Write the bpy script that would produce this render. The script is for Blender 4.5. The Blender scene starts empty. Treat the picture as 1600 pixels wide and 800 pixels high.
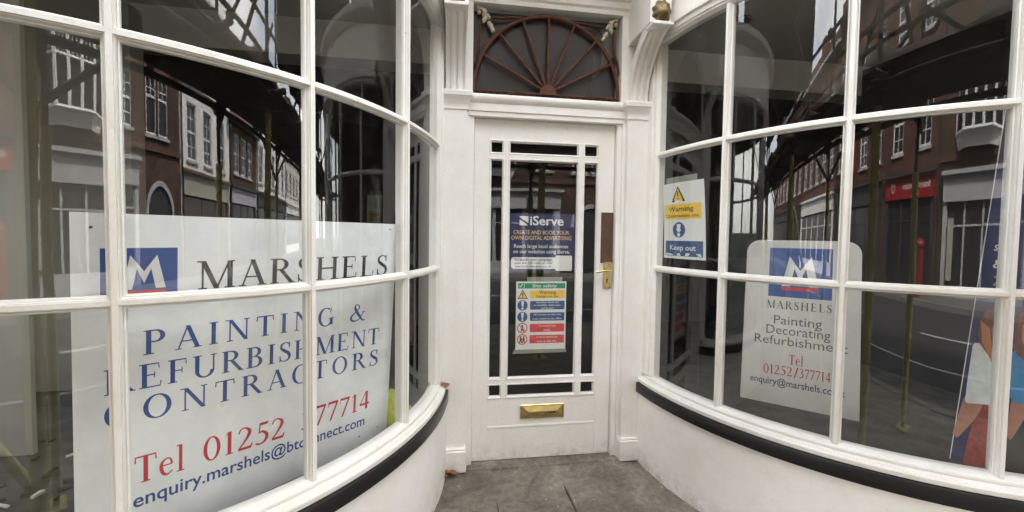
import bpy, math, random
from mathutils import Vector, Matrix
R_ = math.radians
rnd = random.Random(7)
scene = bpy.context.scene
COL = scene.collection

# ------------------------------------------------------------------ camera
CAM = Vector((-0.5275, -2.2987, 1.3334))
YAW, PIT, ROL, FPX, PY = 0.1437, -0.0375, 0.0137, 620.99, 392.7
cd = bpy.data.cameras.new('camera')
cd.sensor_fit = 'HORIZONTAL'; cd.sensor_width = 36.0
cd.lens = FPX / 1600.0 * 36.0
cd.shift_y = -(400.0 - PY) / 1600.0
cd.clip_start = 0.02; cd.clip_end = 600
cam = bpy.data.objects.new('camera', cd); COL.objects.link(cam)
f0 = Vector((math.sin(YAW), math.cos(YAW), 0)); r0 = Vector((math.cos(YAW), -math.sin(YAW), 0)); u0 = Vector((0, 0, 1))
fw = f0 * math.cos(PIT) + u0 * math.sin(PIT); u1 = -f0 * math.sin(PIT) + u0 * math.cos(PIT)
rx = r0 * math.cos(ROL) + u1 * math.sin(ROL); uy = -r0 * math.sin(ROL) + u1 * math.cos(ROL)
m3 = Matrix((rx, uy, -fw)).transposed()
cam.matrix_world = Matrix.Translation(CAM) @ m3.to_4x4()
scene.camera = cam

# ------------------------------------------------------------------ world, sun, exposure
SUN_EL, SUN_AZ = R_(52), R_(38)          # the sun stands behind the shop: houses opposite lit, shopfront in open shade
world = bpy.data.worlds.new('World'); scene.world = world; world.use_nodes = True
wn, wl = world.node_tree.nodes, world.node_tree.links
wn.clear()
wo = wn.new('ShaderNodeOutputWorld'); bg = wn.new('ShaderNodeBackground'); bg.inputs['Strength'].default_value = 0.12
sky = wn.new('ShaderNodeTexSky'); sky.sky_type = 'NISHITA'; sky.sun_disc = False
sky.sun_elevation = SUN_EL; sky.sun_rotation = SUN_AZ; sky.air_density = 1.0; sky.dust_density = 2.0
tc = wn.new('ShaderNodeTexCoord'); nz = wn.new('ShaderNodeTexNoise'); nz.inputs['Scale'].default_value = 2.6
nz.inputs['Detail'].default_value = 7; nz.inputs['Roughness'].default_value = 0.6
rp = wn.new('ShaderNodeValToRGB'); rp.color_ramp.elements[0].position = 0.34; rp.color_ramp.elements[1].position = 0.62
mx = wn.new('ShaderNodeMix'); mx.data_type = 'RGBA'; mx.inputs[7].default_value = (9.5, 9.3, 9.0, 1)
wl.new(tc.outputs['Generated'], nz.inputs['Vector']); wl.new(nz.outputs['Fac'], rp.inputs['Fac'])
wl.new(rp.outputs['Color'], mx.inputs[0]); wl.new(sky.outputs['Color'], mx.inputs[6])
wl.new(mx.outputs[2], bg.inputs['Color']); wl.new(bg.outputs['Background'], wo.inputs['Surface'])
sd = bpy.data.lights.new('sun', 'SUN'); sd.energy = 2.6; sd.angle = R_(8); sd.color = (1.0, 0.95, 0.88)
sun = bpy.data.objects.new('sun', sd); COL.objects.link(sun)
sdir = Vector((math.sin(SUN_AZ) * math.cos(SUN_EL), math.cos(SUN_AZ) * math.cos(SUN_EL), math.sin(SUN_EL)))
sun.rotation_euler = sdir.to_track_quat('Z', 'Y').to_euler(); sun.location = (0, 20, 20)
vs = scene.view_settings
vs.view_transform = 'Standard'; vs.look = 'None'; vs.gamma = 1.0; vs.use_curve_mapping = False
vs.exposure = 3.25
cy = scene.cycles
cy.use_denoising = True; cy.max_bounces = 10; cy.diffuse_bounces = 5; cy.glossy_bounces = 6
cy.transparent_max_bounces = 24; cy.caustics_reflective = False; cy.caustics_refractive = False

# ------------------------------------------------------------------ materials
def new_mat(name):
    m = bpy.data.materials.new(name); m.use_nodes = True
    nt = m.node_tree; nt.nodes.clear()
    return m, nt.nodes, nt.links
def mat(name, col, rough=0.6, metal=0.0, var=0.0, vscale=8.0, col2=None, bump=0.0, bscale=40.0, spec=0.5, stretch=None, coat=0.0):
    m, n, l = new_mat(name)
    o = n.new('ShaderNodeOutputMaterial'); b = n.new('ShaderNodeBsdfPrincipled')
    b.inputs['Base Color'].default_value = (*col, 1); b.inputs['Roughness'].default_value = rough
    b.inputs['Metallic'].default_value = metal; b.inputs['Specular IOR Level'].default_value = spec
    b.inputs['Coat Weight'].default_value = coat
    l.new(b.outputs[0], o.inputs['Surface'])
    if var or bump:
        t = n.new('ShaderNodeTexCoord'); mp = n.new('ShaderNodeMapping'); l.new(t.outputs['Object'], mp.inputs['Vector'])
        if stretch: mp.inputs['Scale'].default_value = stretch
    if var:
        z = n.new('ShaderNodeTexNoise'); z.inputs['Scale'].default_value = vscale; z.inputs['Detail'].default_value = 6
        z.inputs['Roughness'].default_value = 0.65
        l.new(mp.outputs[0], z.inputs['Vector'])
        r = n.new('ShaderNodeValToRGB'); r.color_ramp.elements[0].position = 0.36; r.color_ramp.elements[1].position = 0.66
        c2 = col2 if col2 else tuple(c * (1 - var) for c in col)
        r.color_ramp.elements[0].color = (*c2, 1); r.color_ramp.elements[1].color = (*col, 1)
        l.new(z.outputs['Fac'], r.inputs['Fac']); l.new(r.outputs['Color'], b.inputs['Base Color'])
    if bump:
        z2 = n.new('ShaderNodeTexNoise'); z2.inputs['Scale'].default_value = bscale; z2.inputs['Detail'].default_value = 5
        l.new(mp.outputs[0], z2.inputs['Vector'])
        bp = n.new('ShaderNodeBump'); bp.inputs['Strength'].default_value = bump; bp.inputs['Distance'].default_value = 0.01
        l.new(z2.outputs['Fac'], bp.inputs['Height']); l.new(bp.outputs[0], b.inputs['Normal'])
    return m
def paint_mat(name, col, dirt=(0.33, 0.28, 0.2), amount=0.5, rough=0.38, splash=0.0):
    # old gloss paint: brushed relief, faint yellowing, sparse scuffs and chips
    m, n, l = new_mat(name)
    o = n.new('ShaderNodeOutputMaterial'); b = n.new('ShaderNodeBsdfPrincipled'); l.new(b.outputs[0], o.inputs['Surface'])
    b.inputs['Roughness'].default_value = rough; b.inputs['Specular IOR Level'].default_value = 0.4
    t = n.new('ShaderNodeTexCoord')
    z = n.new('ShaderNodeTexNoise'); z.inputs['Scale'].default_value = 5; z.inputs['Detail'].default_value = 8; z.inputs['Roughness'].default_value = 0.7
    l.new(t.outputs['Object'], z.inputs['Vector'])
    r1 = n.new('ShaderNodeValToRGB'); r1.color_ramp.elements[0].position = 0.3; r1.color_ramp.elements[1].position = 0.6
    r1.color_ramp.elements[0].color = (col[0] * .93, col[1] * .9, col[2] * .84, 1); r1.color_ramp.elements[1].color = (*col, 1)
    l.new(z.outputs['Fac'], r1.inputs['Fac'])
    z2 = n.new('ShaderNodeTexNoise'); z2.inputs['Scale'].default_value = 34; z2.inputs['Detail'].default_value = 6; z2.inputs['Roughness'].default_value = 0.75
    l.new(t.outputs['Object'], z2.inputs['Vector'])
    r2 = n.new('ShaderNodeValToRGB'); r2.color_ramp.elements[0].position = 0.64; r2.color_ramp.elements[1].position = 0.74
    l.new(z2.outputs['Fac'], r2.inputs['Fac'])
    mm = n.new('ShaderNodeMath'); mm.operation = 'MULTIPLY'; mm.inputs[1].default_value = amount; l.new(r2.outputs['Color'], mm.inputs[0])
    mx = n.new('ShaderNodeMix'); mx.data_type = 'RGBA'; mx.inputs[7].default_value = (*dirt, 1)
    l.new(mm.outputs[0], mx.inputs[0]); l.new(r1.outputs['Color'], mx.inputs[6]); l.new(mx.outputs[2], b.inputs['Base Color'])
    if splash:
        # road splash and scuffs thinning out above the paving, broken up by noise
        sp = n.new('ShaderNodeSeparateXYZ'); l.new(t.outputs['Object'], sp.inputs[0])
        mr = n.new('ShaderNodeMapRange'); mr.inputs['From Min'].default_value = 0.16; mr.inputs['From Max'].default_value = -0.01; l.new(sp.outputs['Z'], mr.inputs['Value'])
        zz = n.new('ShaderNodeTexNoise'); zz.inputs['Scale'].default_value = 16; zz.inputs['Detail'].default_value = 9; zz.inputs['Roughness'].default_value = .8; l.new(t.outputs['Object'], zz.inputs['Vector'])
        rz = n.new('ShaderNodeValToRGB'); rz.color_ramp.elements[0].position = .42; rz.color_ramp.elements[1].position = .68; l.new(zz.outputs['Fac'], rz.inputs['Fac'])
        pw = n.new('ShaderNodeMath'); pw.operation = 'POWER'; pw.inputs[1].default_value = 1.7; l.new(mr.outputs[0], pw.inputs[0])
        mu = n.new('ShaderNodeMath'); mu.operation = 'MULTIPLY'; l.new(pw.outputs[0], mu.inputs[0]); l.new(rz.outputs['Color'], mu.inputs[1])
        mv = n.new('ShaderNodeMath'); mv.operation = 'MULTIPLY'; mv.inputs[1].default_value = splash; l.new(mu.outputs[0], mv.inputs[0])
        ms = n.new('ShaderNodeMix'); ms.data_type = 'RGBA'; ms.inputs[7].default_value = (.22, .19, .15, 1)
        l.new(mv.outputs[0], ms.inputs[0]); l.new(mx.outputs[2], ms.inputs[6]); l.new(ms.outputs[2], b.inputs['Base Color'])
        # faint vertical rain streaks
        mp = n.new('ShaderNodeMapping'); mp.inputs['Scale'].default_value = (26, 26, .9); l.new(t.outputs['Object'], mp.inputs['Vector'])
        zs = n.new('ShaderNodeTexNoise'); zs.inputs['Scale'].default_value = 1; zs.inputs['Detail'].default_value = 4; l.new(mp.outputs[0], zs.inputs['Vector'])
        rs = n.new('ShaderNodeValToRGB'); rs.color_ramp.elements[0].position = .6; rs.color_ramp.elements[1].position = .8; l.new(zs.outputs['Fac'], rs.inputs['Fac'])
        m5 = n.new('ShaderNodeMath'); m5.operation = 'MULTIPLY'; m5.inputs[1].default_value = .10; l.new(rs.outputs['Color'], m5.inputs[0])
        m6 = n.new('ShaderNodeMix'); m6.data_type = 'RGBA'; m6.inputs[7].default_value = (.5, .46, .38, 1)
        l.new(m5.outputs[0], m6.inputs[0]); l.new(ms.outputs[2], m6.inputs[6]); l.new(m6.outputs[2], b.inputs['Base Color'])
    z3 = n.new('ShaderNodeTexNoise'); z3.inputs['Scale'].default_value = 60; z3.inputs['Detail'].default_value = 4
    l.new(t.outputs['Object'], z3.inputs['Vector'])
    bp = n.new('ShaderNodeBump'); bp.inputs['Strength'].default_value = 0.28; bp.inputs['Distance'].default_value = 0.004
    l.new(z3.outputs['Fac'], bp.inputs['Height']); l.new(bp.outputs[0], b.inputs['Normal'])
    return m
def brick_mat(name, c1, c2, mortar, scale=1.0, rough=0.85):
    m, n, l = new_mat(name)
    o = n.new('ShaderNodeOutputMaterial'); b = n.new('ShaderNodeBsdfPrincipled'); l.new(b.outputs[0], o.inputs['Surface'])
    b.inputs['Roughness'].default_value = rough; b.inputs['Specular IOR Level'].default_value = 0.2
    t = n.new('ShaderNodeTexCoord'); mp = n.new('ShaderNodeMapping'); mp.inputs['Rotation'].default_value = (R_(-90), 0, 0)
    l.new(t.outputs['Object'], mp.inputs['Vector'])
    k = n.new('ShaderNodeTexBrick'); l.new(mp.outputs[0], k.inputs['Vector'])
    k.inputs['Color1'].default_value = (*c1, 1); k.inputs['Color2'].default_value = (*c2, 1); k.inputs['Mortar'].default_value = (*mortar, 1)
    k.inputs['Scale'].default_value = scale; k.inputs['Brick Width'].default_value = 0.225; k.inputs['Row Height'].default_value = 0.075
    k.inputs['Mortar Size'].default_value = 0.006
    z = n.new('ShaderNodeTexNoise'); z.inputs['Scale'].default_value = 1.3; z.inputs['Detail'].default_value = 5; l.new(t.outputs['Object'], z.inputs['Vector'])
    mx = n.new('ShaderNodeMix'); mx.data_type = 'RGBA'; mx.blend_type = 'MULTIPLY'; mx.inputs[0].default_value = 0.85
    rz = n.new('ShaderNodeValToRGB'); rz.color_ramp.elements[0].position = .3; rz.color_ramp.elements[0].color = (.3, .3, .3, 1); rz.color_ramp.elements[1].position = .7; rz.color_ramp.elements[1].color = (1.15, 1.1, 1.05, 1)
    z.inputs['Roughness'].default_value = .75
    l.new(z.outputs['Fac'], rz.inputs['Fac']); l.new(k.outputs['Color'], mx.inputs[6]); l.new(rz.outputs['Color'], mx.inputs[7]); l.new(mx.outputs[2], b.inputs['Base Color'])
    return m
def glass_mat(name, r0=0.09, wob=0.25, wscale=2.2, dust=0.02, tint=(0.965, 0.98, 0.97), grough=0.0):
    m, n, l = new_mat(name)
    o = n.new('ShaderNodeOutputMaterial')
    tr = n.new('ShaderNodeBsdfTransparent'); tr.inputs['Color'].default_value = (*tint, 1)
    gl = n.new('ShaderNodeBsdfGlossy'); gl.inputs['Roughness'].default_value = grough; gl.inputs['Color'].default_value = (1, 1, 1, 1)
    lw = n.new('ShaderNodeLayerWeight'); lw.inputs['Blend'].default_value = 0.5
    p = n.new('ShaderNodeMath'); p.operation = 'POWER'; p.inputs[1].default_value = 5; l.new(lw.outputs['Facing'], p.inputs[0])
    q = n.new('ShaderNodeMath'); q.operation = 'MULTIPLY_ADD'; q.inputs[1].default_value = 1 - r0; q.inputs[2].default_value = r0; l.new(p.outputs[0], q.inputs[0])
    ms = n.new('ShaderNodeMixShader'); l.new(q.outputs[0], ms.inputs[0]); l.new(tr.outputs[0], ms.inputs[1]); l.new(gl.outputs[0], ms.inputs[2])
    t = n.new('ShaderNodeTexCoord')
    if wob:
        z = n.new('ShaderNodeTexNoise'); z.inputs['Scale'].default_value = wscale; z.inputs['Detail'].default_value = 1.0
        oi = n.new('ShaderNodeObjectInfo'); ad = n.new('ShaderNodeVectorMath'); ad.operation = 'MULTIPLY_ADD'
        ad.inputs[1].default_value = (1, 1, 0.55); l.new(t.outputs['Object'], ad.inputs[0])
        sc3 = n.new('ShaderNodeMath'); sc3.operation = 'MULTIPLY'; sc3.inputs[1].default_value = 37.0; l.new(oi.outputs['Random'], sc3.inputs[0]); l.new(sc3.outputs[0], ad.inputs[2])
        l.new(ad.outputs[0], z.inputs['Vector'])
        bp = n.new('ShaderNodeBump'); bp.inputs['Strength'].default_value = wob; bp.inputs['Distance'].default_value = 0.02
        l.new(z.outputs['Fac'], bp.inputs['Height']); l.new(bp.outputs[0], gl.inputs['Normal'])
    df = n.new('ShaderNodeBsdfDiffuse'); df.inputs['Color'].default_value = (0.6, 0.58, 0.53, 1)
    mp = n.new('ShaderNodeMapping'); mp.inputs['Scale'].default_value = (9, 9, 2.2); l.new(t.outputs['Object'], mp.inputs['Vector'])
    d = n.new('ShaderNodeTexNoise'); d.inputs['Scale'].default_value = 2.0; d.inputs['Detail'].default_value = 8; d.inputs['Roughness'].default_value = 0.75
    l.new(mp.outputs[0], d.inputs['Vector'])
    dm = n.new('ShaderNodeMath'); dm.operation = 'MULTIPLY'; dm.inputs[1].default_value = dust * 2; l.new(d.outputs['Fac'], dm.inputs[0])
    m2 = n.new('ShaderNodeMixShader'); l.new(dm.outputs[0], m2.inputs[0]); l.new(ms.outputs[0], m2.inputs[1]); l.new(df.outputs[0], m2.inputs[2])
    l.new(m2.outputs[0], o.inputs['Surface'])
    return m

def stone_mat():
    # riven york stone: broad stains, fine speckle, layered relief
    m, n, l = new_mat('york_stone')
    o = n.new('ShaderNodeOutputMaterial'); b = n.new('ShaderNodeBsdfPrincipled'); l.new(b.outputs[0], o.inputs['Surface'])
    b.inputs['Specular IOR Level'].default_value = 0.35
    t = n.new('ShaderNodeTexCoord')
    def noise(sc, det, rough=.65, dist=0.0):
        z = n.new('ShaderNodeTexNoise'); z.inputs['Scale'].default_value = sc; z.inputs['Detail'].default_value = det
        z.inputs['Roughness'].default_value = rough; z.inputs['Distortion'].default_value = dist
        l.new(t.outputs['Object'], z.inputs['Vector']); return z
    a = noise(3.2, 9, .7, .6); c = noise(30, 6, .7); d = noise(7.5, 8, .62, 1.6)
    r = n.new('ShaderNodeValToRGB'); e = r.color_ramp.elements
    e[0].position = .30; e[0].color = (.085, .074, .062, 1); e[1].position = .70; e[1].color = (.35, .315, .26, 1)
    k = e.new(.5); k.color = (.20, .177, .145, 1)
    l.new(a.outputs['Fac'], r.inputs['Fac'])
    r2 = n.new('ShaderNodeValToRGB'); r2.color_ramp.elements[0].position = .35; r2.color_ramp.elements[0].color = (.55, .55, .55, 1); r2.color_ramp.elements[1].position = .7; r2.color_ramp.elements[1].color = (1.25, 1.25, 1.22, 1)
    l.new(c.outputs['Fac'], r2.inputs['Fac'])
    mx = n.new('ShaderNodeMix'); mx.data_type = 'RGBA'; mx.blend_type = 'MULTIPLY'; mx.inputs[0].default_value = .8
    l.new(r.outputs['Color'], mx.inputs[6]); l.new(r2.outputs['Color'], mx.inputs[7]); l.new(mx.outputs[2], b.inputs['Base Color'])
    rr = n.new('ShaderNodeMapRange'); rr.inputs['To Min'].default_value = .45; rr.inputs['To Max'].default_value = .85
    l.new(d.outputs['Fac'], rr.inputs['Value']); l.new(rr.outputs[0], b.inputs['Roughness'])
    b1 = n.new('ShaderNodeBump'); b1.inputs['Strength'].default_value = .9; b1.inputs['Distance'].default_value = .014; l.new(d.outputs['Fac'], b1.inputs['Height'])
    b2 = n.new('ShaderNodeBump'); b2.inputs['Strength'].default_value = .6; b2.inputs['Distance'].default_value = .003; l.new(c.outputs['Fac'], b2.inputs['Height'])
    l.new(b1.outputs[0], b2.inputs['Normal']); l.new(b2.outputs[0], b.inputs['Normal'])
    return m
M = {}
M['white'] = paint_mat('white_gloss_paint', (0.80, 0.798, 0.765), amount=0.75, splash=0.7)
M['riser'] = paint_mat('white_render_paint', (0.86, 0.86, 0.845), amount=0.4, rough=0.55, splash=0.8)
M['black'] = paint_mat('black_gloss_paint', (0.012, 0.012, 0.013), dirt=(0.12, 0.11, 0.09), amount=0.5, rough=0.28)
M['glass'] = glass_mat('curved_window_glass', 0.065, 0.10, 2.6, 0.004)
M['doorglass'] = glass_mat('door_glass', 0.052, 0.03, 3.0, 0.005)
M['fanglass'] = glass_mat('dusty_fanlight_glass', 0.035, 0.05, 3.0, 0.035, grough=0.3)
M['iron'] = mat('red_brown_painted_iron', (0.125, 0.046, 0.022), 0.6, spec=0.25, var=0.5, vscale=30, bump=0.2, bscale=90)
M['gilt'] = mat('worn_gilt', (0.42, 0.36, 0.18), 0.5, 0.3, var=0.9, vscale=60, col2=(0.5, 0.48, 0.42), bump=0.6, bscale=80)
M['lion'] = mat('olive_gilt', (0.22, 0.17, 0.06), 0.45, 0.35, var=0.7, vscale=40, bump=0.4, bscale=70)
M['brass'] = mat('polished_brass', (0.72, 0.57, 0.24), 0.27, 1.0, var=0.35, vscale=25, bump=0.1, bscale=30)
M['bronze'] = mat('brown_push_plate', (0.14, 0.085, 0.05), 0.4, 0.5, var=0.35, vscale=12, bump=0.1)
M['keyhole'] = mat('dark_slot', (0.01, 0.01, 0.01), 0.8)
M['stone'] = stone_mat()
M['joint'] = mat('joint_mortar', (0.07, 0.064, 0.056), 0.95, var=0.5, vscale=30)
M['asphalt'] = mat('asphalt', (0.035, 0.035, 0.037), 0.85, var=0.35, vscale=3, bump=0.4, bscale=120)
M['roadpaint'] = mat('road_paint', (0.42, 0.42, 0.40), 0.7, var=0.3, vscale=20)
M['kerb'] = mat('kerb_granite', (0.20, 0.195, 0.185), 0.8, var=0.4, vscale=12)
M['farpave'] = mat('far_paving', (0.15, 0.145, 0.135), 0.85, var=0.35, vscale=2)
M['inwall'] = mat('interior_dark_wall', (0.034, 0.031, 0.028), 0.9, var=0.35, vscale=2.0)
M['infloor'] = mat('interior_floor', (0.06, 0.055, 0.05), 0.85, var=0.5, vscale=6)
M['ceil'] = mat('interior_ceiling', (0.40, 0.395, 0.35), 0.9, var=0.1, vscale=2)
M['partition'] = mat('interior_partition', (0.37, 0.365, 0.325), 0.85, var=0.12, vscale=2)
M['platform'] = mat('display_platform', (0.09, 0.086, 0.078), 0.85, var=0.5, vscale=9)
M['lampmetal'] = mat('downlight_metal', (0.2, 0.18, 0.15), 0.3, 0.8)
M['board'] = mat('white_sign_board', (0.83, 0.85, 0.86), 0.45, var=0.12, vscale=7, bump=0.03, bscale=30)
M['board2'] = mat('off_white_sign_board', (0.58, 0.57, 0.535), 0.5, var=0.1, vscale=6)
M['pblue'] = mat('print_blue', (0.018, 0.065, 0.24), 0.5)
M['pnavy'] = mat('print_navy', (0.010, 0.016, 0.075), 0.45)
M['pblack'] = mat('print_black', (0.025, 0.023, 0.023), 0.5)
M['pgrey'] = mat('print_grey', (0.09, 0.09, 0.095), 0.5)
M['pred'] = mat('print_red', (0.50, 0.022, 0.028), 0.5)
M['pdred'] = mat('print_dark_red', (0.33, 0.02, 0.022), 0.5)
M['pwhite'] = mat('print_white', (0.64, 0.64, 0.62), 0.5)
M['pyellow'] = mat('print_yellow', (0.72, 0.47, 0.045), 0.5)
M['pgreen'] = mat('print_green', (0.012, 0.22, 0.10), 0.5)
M['pgold'] = mat('print_gold', (0.60, 0.42, 0.20), 0.5)
M['porange'] = mat('print_orange', (0.55, 0.20, 0.05), 0.5)
M['psblue'] = mat('print_safety_blue', (0.028, 0.075, 0.19), 0.5)
M['psred'] = mat('print_safety_red', (0.55, 0.045, 0.05), 0.5)
M['hair'] = mat('print_auburn', (0.22, 0.06, 0.028), 0.5, var=0.6, vscale=60, stretch=(1, 1, .3))
M['skin'] = mat('print_skin', (0.40, 0.195, 0.13), 0.5, var=0.2, vscale=25)
M['pale'] = mat('print_pale_blue', (0.66, 0.72, 0.73), 0.5, var=0.2, vscale=25)
M['sky'] = mat('print_bright_blue', (0.05, 0.26, 0.55), 0.5, var=0.3, vscale=25)
M['dress'] = mat('print_brick_red', (0.32, 0.055, 0.04), 0.5, var=0.4, vscale=60)
M['tape'] = None
M['leaf'] = mat('dry_leaf', (0.33, 0.13, 0.045), 0.7, var=0.5, vscale=60)
M['vest'] = mat('yellow_cloth', (0.48, 0.52, 0.05), 0.8, var=0.4, vscale=25)
M['debris'] = mat('dark_debris', (0.04, 0.036, 0.03), 0.9, var=0.4, vscale=30)
M['chip'] = mat('pale_paint_chip', (0.6, 0.59, 0.55), 0.8)
M['steel'] = mat('galvanised_tube', (0.17, 0.165, 0.155), 0.5, 0.6, var=0.5, vscale=14, col2=(0.10, 0.075, 0.05))
M['foam'] = mat('olive_foam_sleeve', (0.76, 0.73, 0.24), 0.75, var=0.2, vscale=10)
M['coupler'] = mat('coupler_steel', (0.10, 0.085, 0.07), 0.55, 0.6, var=0.4, vscale=30)
M['plank'] = mat('scaffold_board', (0.16, 0.105, 0.065), 0.85, var=0.5, vscale=6, stretch=(1, 8, 8))
M['sheet'] = mat('brown_tarpaulin', (0.17, 0.15, 0.11), 0.7, var=0.6, vscale=4, col2=(0.16, 0.07, 0.03))
M['netting'] = mat('sky_block_netting', (0.05, 0.042, 0.033), 0.9, var=0.3, vscale=3)  # for the added netting that blocks the sky
M['brickA'] = brick_mat('brown_red_brick', (0.115, 0.062, 0.044), (0.08, 0.045, 0.034), (0.15, 0.135, 0.115))
M['brickB'] = brick_mat('red_brick', (0.125, 0.05, 0.034), (0.09, 0.038, 0.028), (0.15, 0.125, 0.105))
M['brickC'] = brick_mat('dark_brick', (0.16, 0.075, 0.05), (0.11, 0.055, 0.04), (0.18, 0.16, 0.14))
M['brickD'] = brick_mat('rubbed_brick', (0.24, 0.12, 0.075), (0.20, 0.10, 0.06), (0.2, 0.17, 0.14))
M['render'] = mat('white_stucco', (0.80, 0.79, 0.76), 0.8, var=0.12, vscale=1.2)
M['cream'] = mat('cream_stucco', (0.62, 0.58, 0.50), 0.8, var=0.15, vscale=1.2)
M['portland'] = mat('pale_stone', (0.44, 0.44, 0.44), 0.8, var=0.2, vscale=1.5)
M['roof'] = mat('clay_tile_roof', (0.13, 0.065, 0.045), 0.85, var=0.4, vscale=9)
M['slate'] = mat('slate_roof', (0.07, 0.072, 0.08), 0.6, var=0.3, vscale=8)
M['sash'] = mat('white_sash_paint', (0.74, 0.73, 0.70), 0.5)
M['farglass'] = mat('far_window_glass', (0.03, 0.034, 0.04), 0.08, spec=0.8)
M['shopglass'] = mat('far_shop_glass', (0.025, 0.025, 0.028), 0.08, spec=0.8)
M['fred'] = mat('red_fascia', (0.27, 0.010, 0.014), 0.4)
M['fcream'] = mat('cream_fascia', (0.42, 0.41, 0.33), 0.5, var=0.2, vscale=4)
M['flilac'] = mat('lilac_fascia', (0.45, 0.40, 0.46), 0.5)
M['fdark'] = mat('dark_shopfront', (0.035, 0.035, 0.037), 0.5)
M['fbrown'] = mat('brown_shopfront', (0.11, 0.075, 0.05), 0.6)
M['banner'] = mat('crimson_banner', (0.42, 0.015, 0.07), 0.6)
M['postbox'] = mat('post_box_red', (0.18, 0.012, 0.011), 0.35)
M['shopbrick'] = M['brickC']
def tape_mat():
    m, n, l = new_mat('clear_tape')
    o = n.new('ShaderNodeOutputMaterial'); tr = n.new('ShaderNodeBsdfTransparent'); df = n.new('ShaderNodeBsdfDiffuse')
    df.inputs['Color'].default_value = (0.55, 0.58, 0.5, 1)
    ms = n.new('ShaderNodeMixShader'); ms.inputs[0].default_value = 0.42
    l.new(tr.outputs[0], ms.inputs[1]); l.new(df.outputs[0], ms.inputs[2]); l.new(ms.outputs[0], o.inputs['Surface'])
    return m
M['tape'] = tape_mat()

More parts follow.
